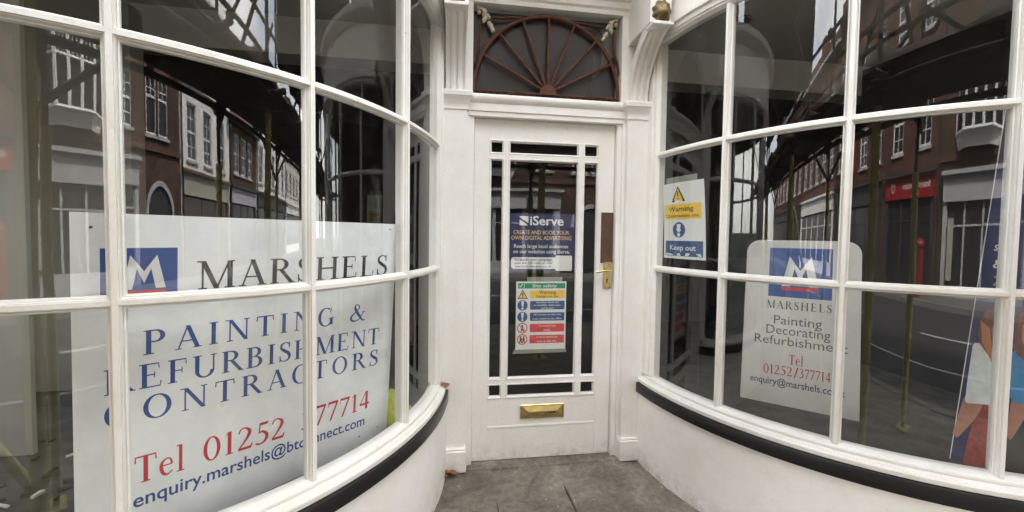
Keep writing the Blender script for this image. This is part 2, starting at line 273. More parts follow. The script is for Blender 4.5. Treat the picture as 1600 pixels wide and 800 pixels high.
# ------------------------------------------------------------------ mesh helpers
class MB:
    def __init__(s): s.v = []; s.f = []
    def add(s, vs, fs):
        o = len(s.v); s.v += [tuple(v) for v in vs]; s.f += [tuple(i + o for i in f) for f in fs]; return s
    def box(s, x0, x1, y0, y1, z0, z1):
        vs = [(x0, y0, z0), (x1, y0, z0), (x1, y1, z0), (x0, y1, z0), (x0, y0, z1), (x1, y0, z1), (x1, y1, z1), (x0, y1, z1)]
        return s.add(vs, [(0, 3, 2, 1), (4, 5, 6, 7), (0, 1, 5, 4), (1, 2, 6, 5), (2, 3, 7, 6), (3, 0, 4, 7)])
    def bbox(s, x0, x1, y0, y1, z0, z1, b):
        # box with chamfered edges on the top and sides
        xs = ((x0, x0 + b), (x1, x1 - b)); 
        lo = [(x0 + b, y0 + b), (x1 - b, y0 + b), (x1 - b, y1 - b), (x0 + b, y1 - b)]
        hi = [(x0, y0), (x1, y0), (x1, y1), (x0, y1)]
        vs = [(x, y, z0) for x, y in lo] + [(x, y, z0 + b) for x, y in hi] + [(x, y, z1 - b) for x, y in hi] + [(x, y, z1) for x, y in lo]
        fs = [(3, 2, 1, 0), (12, 13, 14, 15)]
        for k in range(3):
            for i in range(4):
                j = (i + 1) % 4; fs.append((4 * k + i, 4 * k + j, 4 * k + 4 + j, 4 * k + 4 + i))
        return s.add(vs, fs)
    def tube(s, p0, p1, r, n=10, caps=True, r1=None):
        p0, p1 = Vector(p0), Vector(p1); d = (p1 - p0).normalized(); r1 = r if r1 is None else r1
        a = d.orthogonal().normalized(); b = d.cross(a)
        vs = []
        for p, q in ((p0, r), (p1, r1)):
            for i in range(n):
                t = 2 * math.pi * i / n; vs.append(p + a * (q * math.cos(t)) + b * (q * math.sin(t)))
        fs = [(i, (i + 1) % n, n + (i + 1) % n, n + i) for i in range(n)]
        if caps: fs += [tuple(range(n - 1, -1, -1)), tuple(range(n, 2 * n))]
        return s.add(vs, fs)
    def path(s, pts, r, n=8):
        pts = [Vector(p) for p in pts]; rings = []
        for i, p in enumerate(pts):
            d = (pts[min(i + 1, len(pts) - 1)] - pts[max(i - 1, 0)]).normalized()
            a = d.cross(Vector((0.31, 1, 0.17))).normalized(); b = d.cross(a)
            rr = r[i] if isinstance(r, (list, tuple)) else r
            rings.append([p + a * (rr * math.cos(2 * math.pi * k / n)) + b * (rr * math.sin(2 * math.pi * k / n)) for k in range(n)])
        vs = [v for g in rings for v in g]; fs = []
        for i in range(len(pts) - 1):
            for k in range(n): fs.append((i * n + k, i * n + (k + 1) % n, (i + 1) * n + (k + 1) % n, (i + 1) * n + k))
        fs += [tuple(range(n - 1, -1, -1)), tuple(range((len(pts) - 1) * n, len(pts) * n))]
        return s.add(vs, fs)
    def sweep(s, sections, closed=True, caps=True):
        # list of equally long point rings
        n = len(sections[0]); vs = [v for g in sections for v in g]; fs = []
        for i in range(len(sections) - 1):
            for k in range(n if closed else n - 1):
                fs.append((i * n + k, i * n + (k + 1) % n, (i + 1) * n + (k + 1) % n, (i + 1) * n + k))
        if caps and closed: fs += [tuple(range(n - 1, -1, -1)), tuple(range((len(sections) - 1) * n, len(sections) * n))]
        return s.add(vs, fs)
    def lathe(s, c, prof, n=24):
        vs = []; fs = []
        for r, z in prof:
            for i in range(n):
                t = 2 * math.pi * i / n; vs.append((c[0] + r * math.cos(t), c[1] + r * math.sin(t), c[2] + z))
        for k in range(len(prof) - 1):
            for i in range(n): fs.append((k * n + i, k * n + (i + 1) % n, (k + 1) * n + (i + 1) % n, (k + 1) * n + i))
        fs += [tuple(range(n - 1, -1, -1)), tuple(range((len(prof) - 1) * n, len(prof) * n))]
        return s.add(vs, fs)
    def build(s, name, m, parent=None, smooth=False, fix=True):
        me = bpy.data.meshes.new(name); me.from_pydata(s.v, [], s.f); me.update()
        if fix:
            import bmesh
            bm = bmesh.new(); bm.from_mesh(me); bmesh.ops.recalc_face_normals(bm, faces=bm.faces); bm.to_mesh(me); bm.free()
        if m is not None: me.materials.append(M[m] if isinstance(m, str) else m)
        if smooth is True:
            for p in me.polygons: p.use_smooth = True
        elif smooth:
            for p in me.polygons: p.use_smooth = True
            me.set_sharp_from_angle(angle=smooth)
        o = bpy.data.objects.new(name, me); COL.objects.link(o)
        if parent is not None: attach(o, parent)
        return o
def attach(o, parent):
    o.parent = parent
    L = Vector(parent.get('base', (0, 0, 0)))
    o.matrix_parent_inverse = Matrix.Translation(-L)
def thing(name, label, cat, base=(0, 0, 0), group=None):
    e = bpy.data.objects.new(name, None); COL.objects.link(e); e.empty_display_size = 0.1
    e.location = base; e['base'] = tuple(float(b) for b in base); e['label'] = label; e['category'] = cat
    if group: e['group'] = group
    return e
def tag(o, label, cat, group=None):
    o['label'] = label; o['category'] = cat
    if group: o['group'] = group
    return o
def struct(o, label=None):
    o['kind'] = 'structure'
    if label: o['label'] = label
    return o

# ------------------------------------------------------------------ lettering
def ring(x, y, w): return (x, y, w)
# strokes: ('L', [(x, y, width)...]) straight pen, ('C', ...) smooth pen, ('P', [...]) polygon, cap height 1
K, T, S_ = 0.15, 0.055, 0.045
def srf(x, y, w=0.15, h=S_):
    return ('P', [(x - w, y), (x + w, y), (x + w, y + h), (x - w, y + h)])
def dg(x0, y0, x1, y1, w): return ('P', [(x0 - w / 2, y0), (x0 + w / 2, y0), (x1 + w / 2, y1), (x1 - w / 2, y1)])
def st(x, w=K, y0=0, y1=1): return dg(x, y0, x, y1, w)
def oval(cx, cy, rx, ry, a0=0, a1=360, k=K, t=T):
    n = 28; vs = []
    for i in range(n + 1):
        a = math.radians(a0 + (a1 - a0) * i / n)
        vs.append(((cx + rx * math.cos(a), cy + ry * math.sin(a)), (cx + (rx - k) * math.cos(a), cy + (ry - t) * math.sin(a))))
    return ('S', vs)
G = {
 'M': (1.06, [st(.15, T), srf(.15, 0, .12), srf(.1, 1 - S_, .1), dg(.16, 1, .53, 0, K), dg(.53, 0, .88, 1, T), st(.90), srf(.90, 0), srf(.94, 1 - S_, .1)]),
 'A': (.86, [dg(.12, 0, .42, 1, T), dg(.74, 0, .42, 1, K), ('P', [(.2, .32), (.64, .32), (.64, .37), (.22, .37)]), srf(.12, 0, .11), srf(.73, 0, .14)]),
 'R': (.86, [st(.19), srf(.19, 0), srf(.12, 1 - S_, .08), oval(.38, .76, .28, .24, -90, 90), ('P', [(.19, .95), (.39, .945), (.39, 1), (.19, 1)]), ('P', [(.19, .52), (.39, .52), (.39, .575), (.19, .575)]), ('P', [(.34, .53), (.50, .53), (.86, 0), (.70, 0)]), srf(.80, 0, .09)]),
 'P': (.74, [st(.19), srf(.19, 0), srf(.12, 1 - S_, .08), oval(.38, .74, .29, .26, -90, 90), ('P', [(.19, .945), (.39, .945), (.39, 1), (.19, 1)]), ('P', [(.19, .48), (.39, .48), (.39, .535), (.19, .535)])]),
 'B': (.78, [st(.19), srf(.12, 0, .08), srf(.12, 1 - S_, .08), oval(.38, .77, .25, .23, -90, 90), oval(.38, .28, .31, .28, -90, 90), ('P', [(.19, .945), (.39, .945), (.39, 1), (.19, 1)]), ('P', [(.19, .51), (.39, .51), (.39, .56), (.19, .56)]), ('P', [(.19, 0), (.39, 0), (.39, .055), (.19, .055)])]),
 'S': (.62, [('C', [(.50, .78, .05), (.46, .92, .05), (.31, .975, .05), (.15, .88, .09), (.14, .70, .12), (.30, .55, .15), (.46, .42, .15), (.52, .24, .12), (.44, .08, .08), (.28, .025, .05), (.13, .09, .05), (.08, .25, .05)]), ('P', [(.48, .70), (.525, .70), (.525, 1), (.48, 1)]), ('P', [(.06, 0), (.105, 0), (.105, .32), (.06, .32)])]),
 'H': (.98, [st(.19), st(.79), srf(.19, 0), srf(.19, 1 - S_), srf(.79, 0), srf(.79, 1 - S_), ('P', [(.19, .48), (.79, .48), (.79, .54), (.19, .54)])]),
 'E': (.76, [st(.19), srf(.12, 0, .08), srf(.12, 1 - S_, .08), ('P', [(.19, 0), (.66, 0), (.66, .05), (.19, .05)]), ('P', [(.19, .95), (.62, .95), (.62, 1), (.19, 1)]), ('P', [(.19, .5), (.50, .5), (.50, .55), (.19, .55)]), ('P', [(.64, 0), (.66, 0), (.70, .24), (.66, .24)]), ('P', [(.60, 1), (.62, 1), (.64, .78), (.60, .78)]), ('P', [(.47, .4), (.50, .4), (.50, .65), (.47, .65)])]),
 'F': (.70, [st(.19), srf(.19, 0), srf(.12, 1 - S_, .08), ('P', [(.19, .95), (.62, .95), (.62, 1), (.19, 1)]), ('P', [(.19, .49), (.50, .49), (.50, .54), (.19, .54)]), ('P', [(.60, 1), (.62, 1), (.64, .76), (.60, .76)]), ('P', [(.47, .39), (.50, .39), (.50, .64), (.47, .64)])]),
 'L': (.70, [st(.19), srf(.12, 0, .08), srf(.19, 1 - S_), ('P', [(.19, 0), (.62, 0), (.62, .05), (.19, .05)]), ('P', [(.60, 0), (.62, 0), (.67, .27), (.63, .27)])]),
 'I': (.42, [st(.21), srf(.21, 0), srf(.21, 1 - S_)]),
 'N': (.94, [st(.17, T), srf(.17, 0, .11), srf(.10, 1 - S_, .09), dg(.18, 1, .78, 0, K), st(.79, T), srf(.79, 1 - S_, .11)]),
 'T': (.78, [st(.39), srf(.39, 0), ('P', [(.05, .945), (.73, .945), (.73, 1), (.05, 1)]), ('P', [(.05, 1), (.08, 1), (.08, .76), (.03, .76)]), ('P', [(.70, 1), (.73, 1), (.75, .76), (.70, .76)])]),
 'G': (.90, [oval(.46, .5, .40, .52, 55, 318), st(.74, K, .05, .42), srf(.74, .40, .14), ('P', [(.66, .76), (.70, .70), (.74, .98), (.70, .98)])]),
 'C': (.84, [oval(.46, .5, .40, .52, 52, 310), ('P', [(.66, .76), (.70, .70), (.74, .98), (.70, .98)])]),
 'O': (.96, [oval(.48, .5, .42, .52)]),
 'U': (.94, [st(.20, K, .3, 1), srf(.20, 1 - S_), st(.77, T, .3, 1), srf(.77, 1 - S_, .11), oval(.46, .31, .335, .33, 180, 360, .14, .06)]),
 '&': (.98, [('C', [(.93, .03, .06), (.78, .05, .09), (.55, .38, .14), (.36, .72, .13), (.36, .92, .07), (.48, .975, .05), (.58, .86, .07), (.52, .68, .06), (.30, .48, .07), (.12, .28, .10), (.16, .09, .11), (.36, .03, .07), (.60, .12, .05), (.78, .42, .05), (.84, .52, .05)]), srf(.84, .5, .1, .04)]),
 'e': (.56, [('C', [(.10, .40, .05), (.46, .40, .05)]), ('C', [(.46, .40, .08), (.40, .60, .06), (.27, .645, .05), (.12, .52, .10), (.09, .32, .13), (.16, .10, .11), (.30, .03, .07), (.48, .14, .04)])]),
 'l': (.34, [st(.17, .12, 0, 1.05), srf(.17, 0, .14), srf(.11, 1.0, .08)]),
 '0': (.64, [oval(.32, .5, .28, .52, 0, 360, .12)]),
 '1': (.46, [st(.24, .13), srf(.24, 0, .14), ('P', [(.08, .84), (.20, .9), (.28, 1), (.2, 1)])]),
 '2': (.62, [('C', [(.08, .76, .05), (.14, .92, .06), (.29, .97, .06), (.46, .84, .12), (.45, .64, .13), (.28, .34, .08), (.08, .07, .06)]), ('P', [(.06, 0), (.54, 0), (.60, .22), (.55, .22), (.50, .11), (.06, .11)])]),
 '3': (.60, [('C', [(.10, .80, .05), (.17, .93, .06), (.30, .97, .06), (.43, .86, .11), (.40, .66, .11), (.24, .53, .05)]), ('C', [(.24, .53, .05), (.44, .44, .11), (.48, .26, .13), (.38, .09, .10), (.22, .03, .07), (.08, .10, .09)])]),
 '5': (.60, [('P', [(.18, .88), (.50, .88), (.56, 1), (.20, 1)]), ('P', [(.16, .52), (.21, .52), (.25, 1), (.20, 1)]), ('C', [(.17, .55, .05), (.32, .58, .10), (.47, .44, .13), (.48, .24, .13), (.36, .07, .09), (.20, .03, .07), (.06, .09, .08)])]),
 '7': (.58, [('P', [(.06, .88), (.56, .88), (.56, 1), (.08, 1)]), ('P', [(.05, .74), (.09, .74), (.11, 1), (.08, 1)]), dg(.19, 0, .52, .92, .09)]),
 '4': (.62, [st(.42, .13), ('P', [(.04, .24), (.58, .24), (.58, .34), (.04, .34)]), ('P', [(.04, .30), (.10, .30), (.40, .98), (.36, 1)])]),
 ' ': (.42, []),
}
def cat(pts, n=7):
    out = []
    P = [pts[0]] + list(pts) + [pts[-1]]
    for i in range(1, len(P) - 2):
        for k in range(n):
            t = k / n; r = []
            for c in range(3):
                a, b, d, e = P[i - 1][c], P[i][c], P[i + 1][c], P[i + 2][c]
                r.append(0.5 * (2 * b + (d - a) * t + (2 * a - 5 * b + 4 * d - e) * t * t + (3 * b - a - 3 * d + e) * t ** 3))
            out.append(tuple(r))
    out.append(pts[-1]); return out
def pen(pts):
    vs = []
    for i, (x, y, w) in enumerate(pts):
        x0, y0, _ = pts[max(i - 1, 0)]; x1, y1, _ = pts[min(i + 1, len(pts) - 1)]
        dx, dy = x1 - x0, y1 - y0; L = math.hypot(dx, dy) or 1
        vs.append(((x - dy / L * w / 2, y + dx / L * w / 2), (x + dy / L * w / 2, y - dx / L * w / 2)))
    return vs
def serif_geo(text, track=0.08, wt=1.0):
    """pieces (list of 2D polygons with a layer number) at cap height 1, and the total width"""
    x = 0; out = []
    for ch in text:
        w, prims = G[ch]
        for k, pr in enumerate(prims):
            if pr[0] == 'P': out.append(([(x + a, b) for a, b in pr[1]], k))
            else:
                vs = pr[1] if pr[0] == 'S' else pen(cat(pr[1]))
                for i in range(len(vs) - 1):
                    a, b = vs[i]; c, d = vs[i + 1]
                    out.append(([(x + a[0], a[1]), (x + b[0], b[1]), (x + d[0], d[1]), (x + c[0], c[1])], k))
        x += w + track
    return out, x - track
class Print:
    """flat print on a surface given by fn(s, h, d) -> world point"""
    def __init__(s, fn, root): s.fn = fn; s.root = root
    def polys(s, name, polys, m, d):
        mb = MB()
        for p, k in polys: 
            mb.add([s.fn(a, b, d + k * 0.00006) for a, b in p], [tuple(range(len(p)))])
        return mb.build(name, m, s.root, fix=False)
    def poly(s, name, pts, m, d): return s.polys(name, [(pts, 0)], m, d)
    def blob(s, name, pts, m, d):
        for _ in range(3):
            q = []
            for i in range(len(pts)):
                a, b = pts[i], pts[(i + 1) % len(pts)]
                q += [(a[0] * .87 + b[0] * .13, a[1] * .87 + b[1] * .13), (a[0] * .13 + b[0] * .87, a[1] * .13 + b[1] * .87)]
            pts = q
        return s.poly(name, pts, m, d)
    def rect(s, name, x0, x1, y0, y1, m, d, n=1, r=0.0):
        if r: return s.poly(name, rrect(x0, x1, y0, y1, r), m, d)
        return s.polys(name, [([(x0 + (x1 - x0) * i / n, y0), (x0 + (x1 - x0) * (i + 1) / n, y0), (x0 + (x1 - x0) * (i + 1) / n, y1), (x0 + (x1 - x0) * i / n, y1)], 0) for i in range(n)], m, d)
    def disc(s, name, cx, cy, r, m, d, ry=None, inner=0):
        n = 32; P = [(math.cos(2 * math.pi * i / n), math.sin(2 * math.pi * i / n)) for i in range(n)]; ry = ry or r
        if inner:
            q = [([(cx + P[i][0] * r, cy + P[i][1] * ry), (cx + P[(i + 1) % n][0] * r, cy + P[(i + 1) % n][1] * ry), (cx + P[(i + 1) % n][0] * inner, cy + P[(i + 1) % n][1] * inner * ry / r), (cx + P[i][0] * inner, cy + P[i][1] * inner * ry / r)], 0) for i in range(n)]
        else: q = [([(cx + a * r, cy + b * ry) for a, b in P], 0)]
        return s.polys(name, q, m, d)
    def serif(s, name, text, s0, h0, s1, h1, cap, m, d, track=0.08):
        ps, w = serif_geo(text, track); k = (s1 - s0) / w; sl = (h1 - h0) / (s1 - s0)
        return s.polys(name, [([(s0 + a * k, h0 + sl * a * k + b * cap) for a, b in p], l) for p, l in ps], m, d)
    def letters(s, name, text, s0, h0, s1, h1, cap, m, d, track=0.08):
        # each letter of large sign writing is a piece of its own
        ps, w = serif_geo(text, track); k = (s1 - s0) / w; sl = (h1 - h0) / (s1 - s0); x = 0
        for ch in text:
            g, cw = serif_geo(ch)
            if g: s.polys(name, [([(s0 + (x + a) * k, h0 + sl * (x + a) * k + b * cap) for a, b in p], l) for p, l in g], m, d)
            x += cw + track
    def sans(s, name, text, s0, h0, s1, cap, m, d, h1=None, bold=0.0, italic=0.0):
        vs, fs, w, c = sans_geo(text, bold); k = (s1 - s0) / w; kc = cap / c; sl = 0 if h1 is None else (h1 - h0) / (s1 - s0)
        mb = MB(); mb.add([s.fn(s0 + (a + italic * b) * k, h0 + sl * a * k + b * kc, d) for a, b in vs], fs)
        return mb.build(name, m, s.root, fix=False)
def rrect(x0, x1, y0, y1, r, n=6):
    pts = []
    for cx, cy, a in ((x1 - r, y1 - r, 0), (x0 + r, y1 - r, 90), (x0 + r, y0 + r, 180), (x1 - r, y0 + r, 270)):
        for i in range(n + 1):
            t = math.radians(a + 90 * i / n); pts.append((cx + r * math.cos(t), cy + r * math.sin(t)))
    return pts
_sc = {}
def sans_geo(text, bold=0.0):
    key = (text, bold)
    if key in _sc: return _sc[key]
    cu = bpy.data.curves.new('t', 'FONT'); cu.body = text; cu.size = 1; cu.dimensions = '2D'; cu.fill_mode = 'FRONT'; cu.resolution_u = 3; cu.offset = bold
    ob = bpy.data.objects.new('t', cu); COL.objects.link(ob)
    dgph = bpy.context.evaluated_depsgraph_get()
    me = bpy.data.meshes.new_from_object(ob.evaluated_get(dgph))
    vs = [(v.co.x, v.co.y) for v in me.vertices]; fs = [tuple(p.vertices) for p in me.polygons]
    bpy.data.objects.remove(ob); bpy.data.curves.remove(cu); bpy.data.meshes.remove(me)
    x0 = min(a for a, b in vs); w = max(a for a, b in vs) - x0
    vs = [(a - x0, b) for a, b in vs]
    _sc[key] = (vs, fs, w, 0.69)
    return _sc[key]
def flat_fn(O, ex, ey):
    O, ex, ey = Vector(O), Vector(ex).normalized(), Vector(ey).normalized(); en = ex.cross(ey)
    return lambda a, b, d: tuple(O + ex * a + ey * b + en * d)

# ------------------------------------------------------------------ ground, road, pavement
def sheet(name, x0, x1, y0, y1, z, m):
    return struct(MB().add([(x0, y0, z), (x1, y0, z), (x1, y1, z), (x0, y1, z)], [(0, 1, 2, 3)]).build(name, m))
sheet('ground', -260, 260, -260, 260, -0.2, 'asphalt')
road = struct(MB().box(-120, 120, -10.2, -3.62, -0.19, -0.12).build('road', 'asphalt'))
for i in range(-14, 15):
    MB().box(i * 4.0 - .9, i * 4.0 + .9, -7.28, -7.18, -0.12, -0.115).build('lane_marking', 'roadpaint', road)
MB().box(-120, 120, -5.32, -5.24, -0.12, -0.115).build('edge_line', 'roadpaint', road)
far = struct(MB().box(-120, 120, -12.05, -10.36, -0.19, 0.0).build('far_pavement', 'farpave'))
MB().box(-120, 120, -10.355, -10.2, -0.19, 0.004).build('kerb', 'kerb', far)
pave = struct(MB().box(-120, 120, -3.445, 6.0, -0.19, -0.013).build('pavement', 'joint'))
x = -30.0
while x < 30:
    MB().bbox(x, x + .91, -3.6, -3.45, -0.15, 0.004, .012).build('kerb_stone', 'kerb', pave); x += .915
def slab(x0, x1, y0, y1, dz):
    mb = MB(); b = .008
    nx, ny = max(2, int((x1 - x0) / .1)), max(2, int((y1 - y0) / .1))
    top = []
    for j in range(ny + 1):
        for i in range(nx + 1):
            ed = (i in (0, nx)) or (j in (0, ny))
            top.append((x0 + (x1 - x0) * i / nx + (rnd.uniform(-.007, .005) if ed else 0), y0 + (y1 - y0) * j / ny + (rnd.uniform(-.004, .004) if ed else 0), dz + rnd.uniform(-.0025, .0025) - (.006 if ed else 0)))
    fs = [(j * (nx + 1) + i, j * (nx + 1) + i + 1, (j + 1) * (nx + 1) + i + 1, (j + 1) * (nx + 1) + i) for j in range(ny) for i in range(nx)]
    mb.add(top, fs)
    rim = [i for i in range(nx + 1)] + [(j) * (nx + 1) + nx for j in range(1, ny + 1)] + [ny * (nx + 1) + i for i in range(nx - 1, -1, -1)] + [j * (nx + 1) for j in range(ny - 1, 0, -1)]
    o = len(mb.v)
    for i in rim: v = mb.v[i]; mb.v.append((v[0], v[1], -.035))
    for k in range(len(rim)): mb.f.append((rim[k], o + k, o + (k + 1) % len(rim), rim[(k + 1) % len(rim)]))
    return mb.build('paving_slab', 'stone', pave, smooth=R_(40))
rows = [(0.0, -.78), (-.79, -1.42), (-1.43, -2.05), (-2.06, -2.72), (-2.73, -3.44)]
for r, (ya, yb) in enumerate(rows):
    xs = [-.72, .075, .74] if r == 0 else None
    x = -6.2 if r else -.72
    if r == 0:
        for xa, xb in ((-.74, -.305), (-.301, .0675), (.073, .76)): slab(xa, xb, yb, ya, 0.0 + rnd.uniform(-.004, .001))
        continue
    x += rnd.uniform(0, .4)
    while x < 6.2:
        w = rnd.uniform(.55, 1.05); slab(x, x + w - .01, yb, ya, rnd.uniform(-.006, .002)); x += w

# ------------------------------------------------------------------ bow windows
BX, BY, BR = 1.9541, -0.0152, 1.351
RG = BR - 0.022
COLS = [.107, .425, .762, 1.097, 1.432, 1.767, 2.102, 2.437, 2.735, 3.034]
ROWS = [.526, 1.1595, 1.805, 2.43]
def arc_pt(sg, t, r, z): return (sg * BX - sg * r * math.cos(t), BY - r * math.sin(t), z)
PROFH = [(.0245, -.004), (.0245, .004), (.0225, .010), (.0175, .0115), (.0165, .0085), (.0160, .016), (.0125, .0205), (.0095, .0195), (.0085, .0265)]
PROF = PROFH + [(-w, d) for w, d in reversed(PROFH)] + [(-.011, -.006), (-.009, -.034), (.009, -.034), (.011, -.006)]
PROF = [(w * .74, d) for w, d in PROF]
def bow(sg, label):
    root = thing('bow_window', label, 'bow window', (sg * BX, BY, 0))
    # stall riser, black band, sill, head, fascia: swept round the curve
    def ringsweep(name, prof, t0, t1, m, parent=root, n=64, smooth=R_(30)):
        secs = [[arc_pt(sg, t0 + (t1 - t0) * i / n, r, z) for r, z in prof] for i in range(n + 1)]
        return MB().sweep(secs).build(name, m, parent, smooth=smooth)
    ringsweep('stall_riser', [(1.375, -.03), (1.391, -.03), (1.388, .2), (1.385, .4135), (1.30, .4135), (1.30, -.03)], -.02, 3.16, 'riser')
    ringsweep('plinth_band', [(1.36, .414), (1.397, .414), (1.400, .416), (1.401, .419), (1.401, .469), (1.400, .472), (1.397, .4735), (1.36, .4735)], -.02, 3.16, 'black')
    ringsweep('sill', [(1.29, .465), (1.37, .474), (1.384, .474), (1.388, .477), (1.389, .493), (1.385, .499), (1.378, .500), (1.377, .504), (1.366, .507), (1.29, .509)], .0, 3.14, 'white')
    ringsweep('bottom_rail', [(1.305, .5095), (1.361, .5095), (1.361, .519), (1.357, .524), (1.345, .527), (1.337, .531), (1.305, .531)], .02, 3.12, 'white')
    ringsweep('head_rail', [(1.305, 2.425), (1.337, 2.425), (1.345, 2.43), (1.356, 2.436), (1.358, 2.445), (1.364, 2.447), (1.366, 2.47), (1.378, 2.475), (1.378, 2.50), (1.305, 2.50)], .02, 3.12, 'white')
    ringsweep('fascia', [(1.30, 2.501), (1.366, 2.501), (1.366, 2.86), (1.30, 2.86)], .0, 3.14, 'white')
    ringsweep('cornice', [(1.28, 2.861), (1.38, 2.861), (1.40, 2.89), (1.45, 2.92), (1.46, 2.97), (1.28, 2.97)], -.0, 3.14, 'white')
    # jambs
    for t0, t1 in ((.028, .107), (3.034, 3.115)):
        s = 1 if t0 < 1 else -1
        ta, tb = (t0, t1) if s > 0 else (t1, t0)
        dt = s * .012
        pr = [(ta, 1.30), (ta, 1.366), (tb - dt * 2.4, 1.366), (tb - dt * 2.3, 1.358), (tb - dt, 1.356), (tb - dt * .6, 1.345), (tb, 1.338), (tb, 1.30)]
        MB().sweep([[arc_pt(sg, t, r, z) for t, r in pr] for z in (.531, 2.424)]).build('jamb', 'white', root, smooth=R_(30))
    # muntins and glazing bars
    for t in COLS[1:-1]:
        c = Vector((math.cos(t), math.sin(t)))
        def sec(z):
            out = []
            for w, d in PROF:
                r = RG + d; th = t + w / BR
                # bar is straight across its width
                px = r * math.cos(t) - w * math.sin(t); py = r * math.sin(t) + w * math.cos(t)
                out.append((sg * BX - sg * px, BY - py, z))
            return out
        MB().sweep([sec(.527), sec(2.428)]).build('muntin', 'white', root, smooth=R_(35))
    for z in ROWS[1:-1]:
        for i in range(len(COLS) - 1):
            t0, t1 = COLS[i], COLS[i + 1]; n = 12
            secs = [[arc_pt(sg, t0 + (t1 - t0) * k / n, RG + d * .93, z + w * .97) for w, d in PROF] for k in range(n + 1)]
            MB().sweep(secs).build('glazing_bar', 'white', root, smooth=R_(35))
    for j in range(3):
        for i in range(len(COLS) - 1):
            n = 28; t0, t1 = COLS[i], COLS[i + 1]
            vs = []; e1, e2 = rnd.uniform(-.0022, .0022), rnd.uniform(-.0022, .0022)
            for k in range(n + 1):
                t = t0 + (t1 - t0) * k / n
                vs += [arc_pt(sg, t, RG + e1, ROWS[j]), arc_pt(sg, t, RG + e2, ROWS[j + 1])]
            fs = [(2 * k, 2 * k + 2, 2 * k + 3, 2 * k + 1) for k in range(n)]
            MB().add(vs, fs).build('pane', 'glass', root, smooth=True, fix=False)
    return root
bow(-1, 'white curved bow shop window left of the door, with large sign board inside')
bow(1, 'white curved bow shop window right of the door, with warning notice inside')

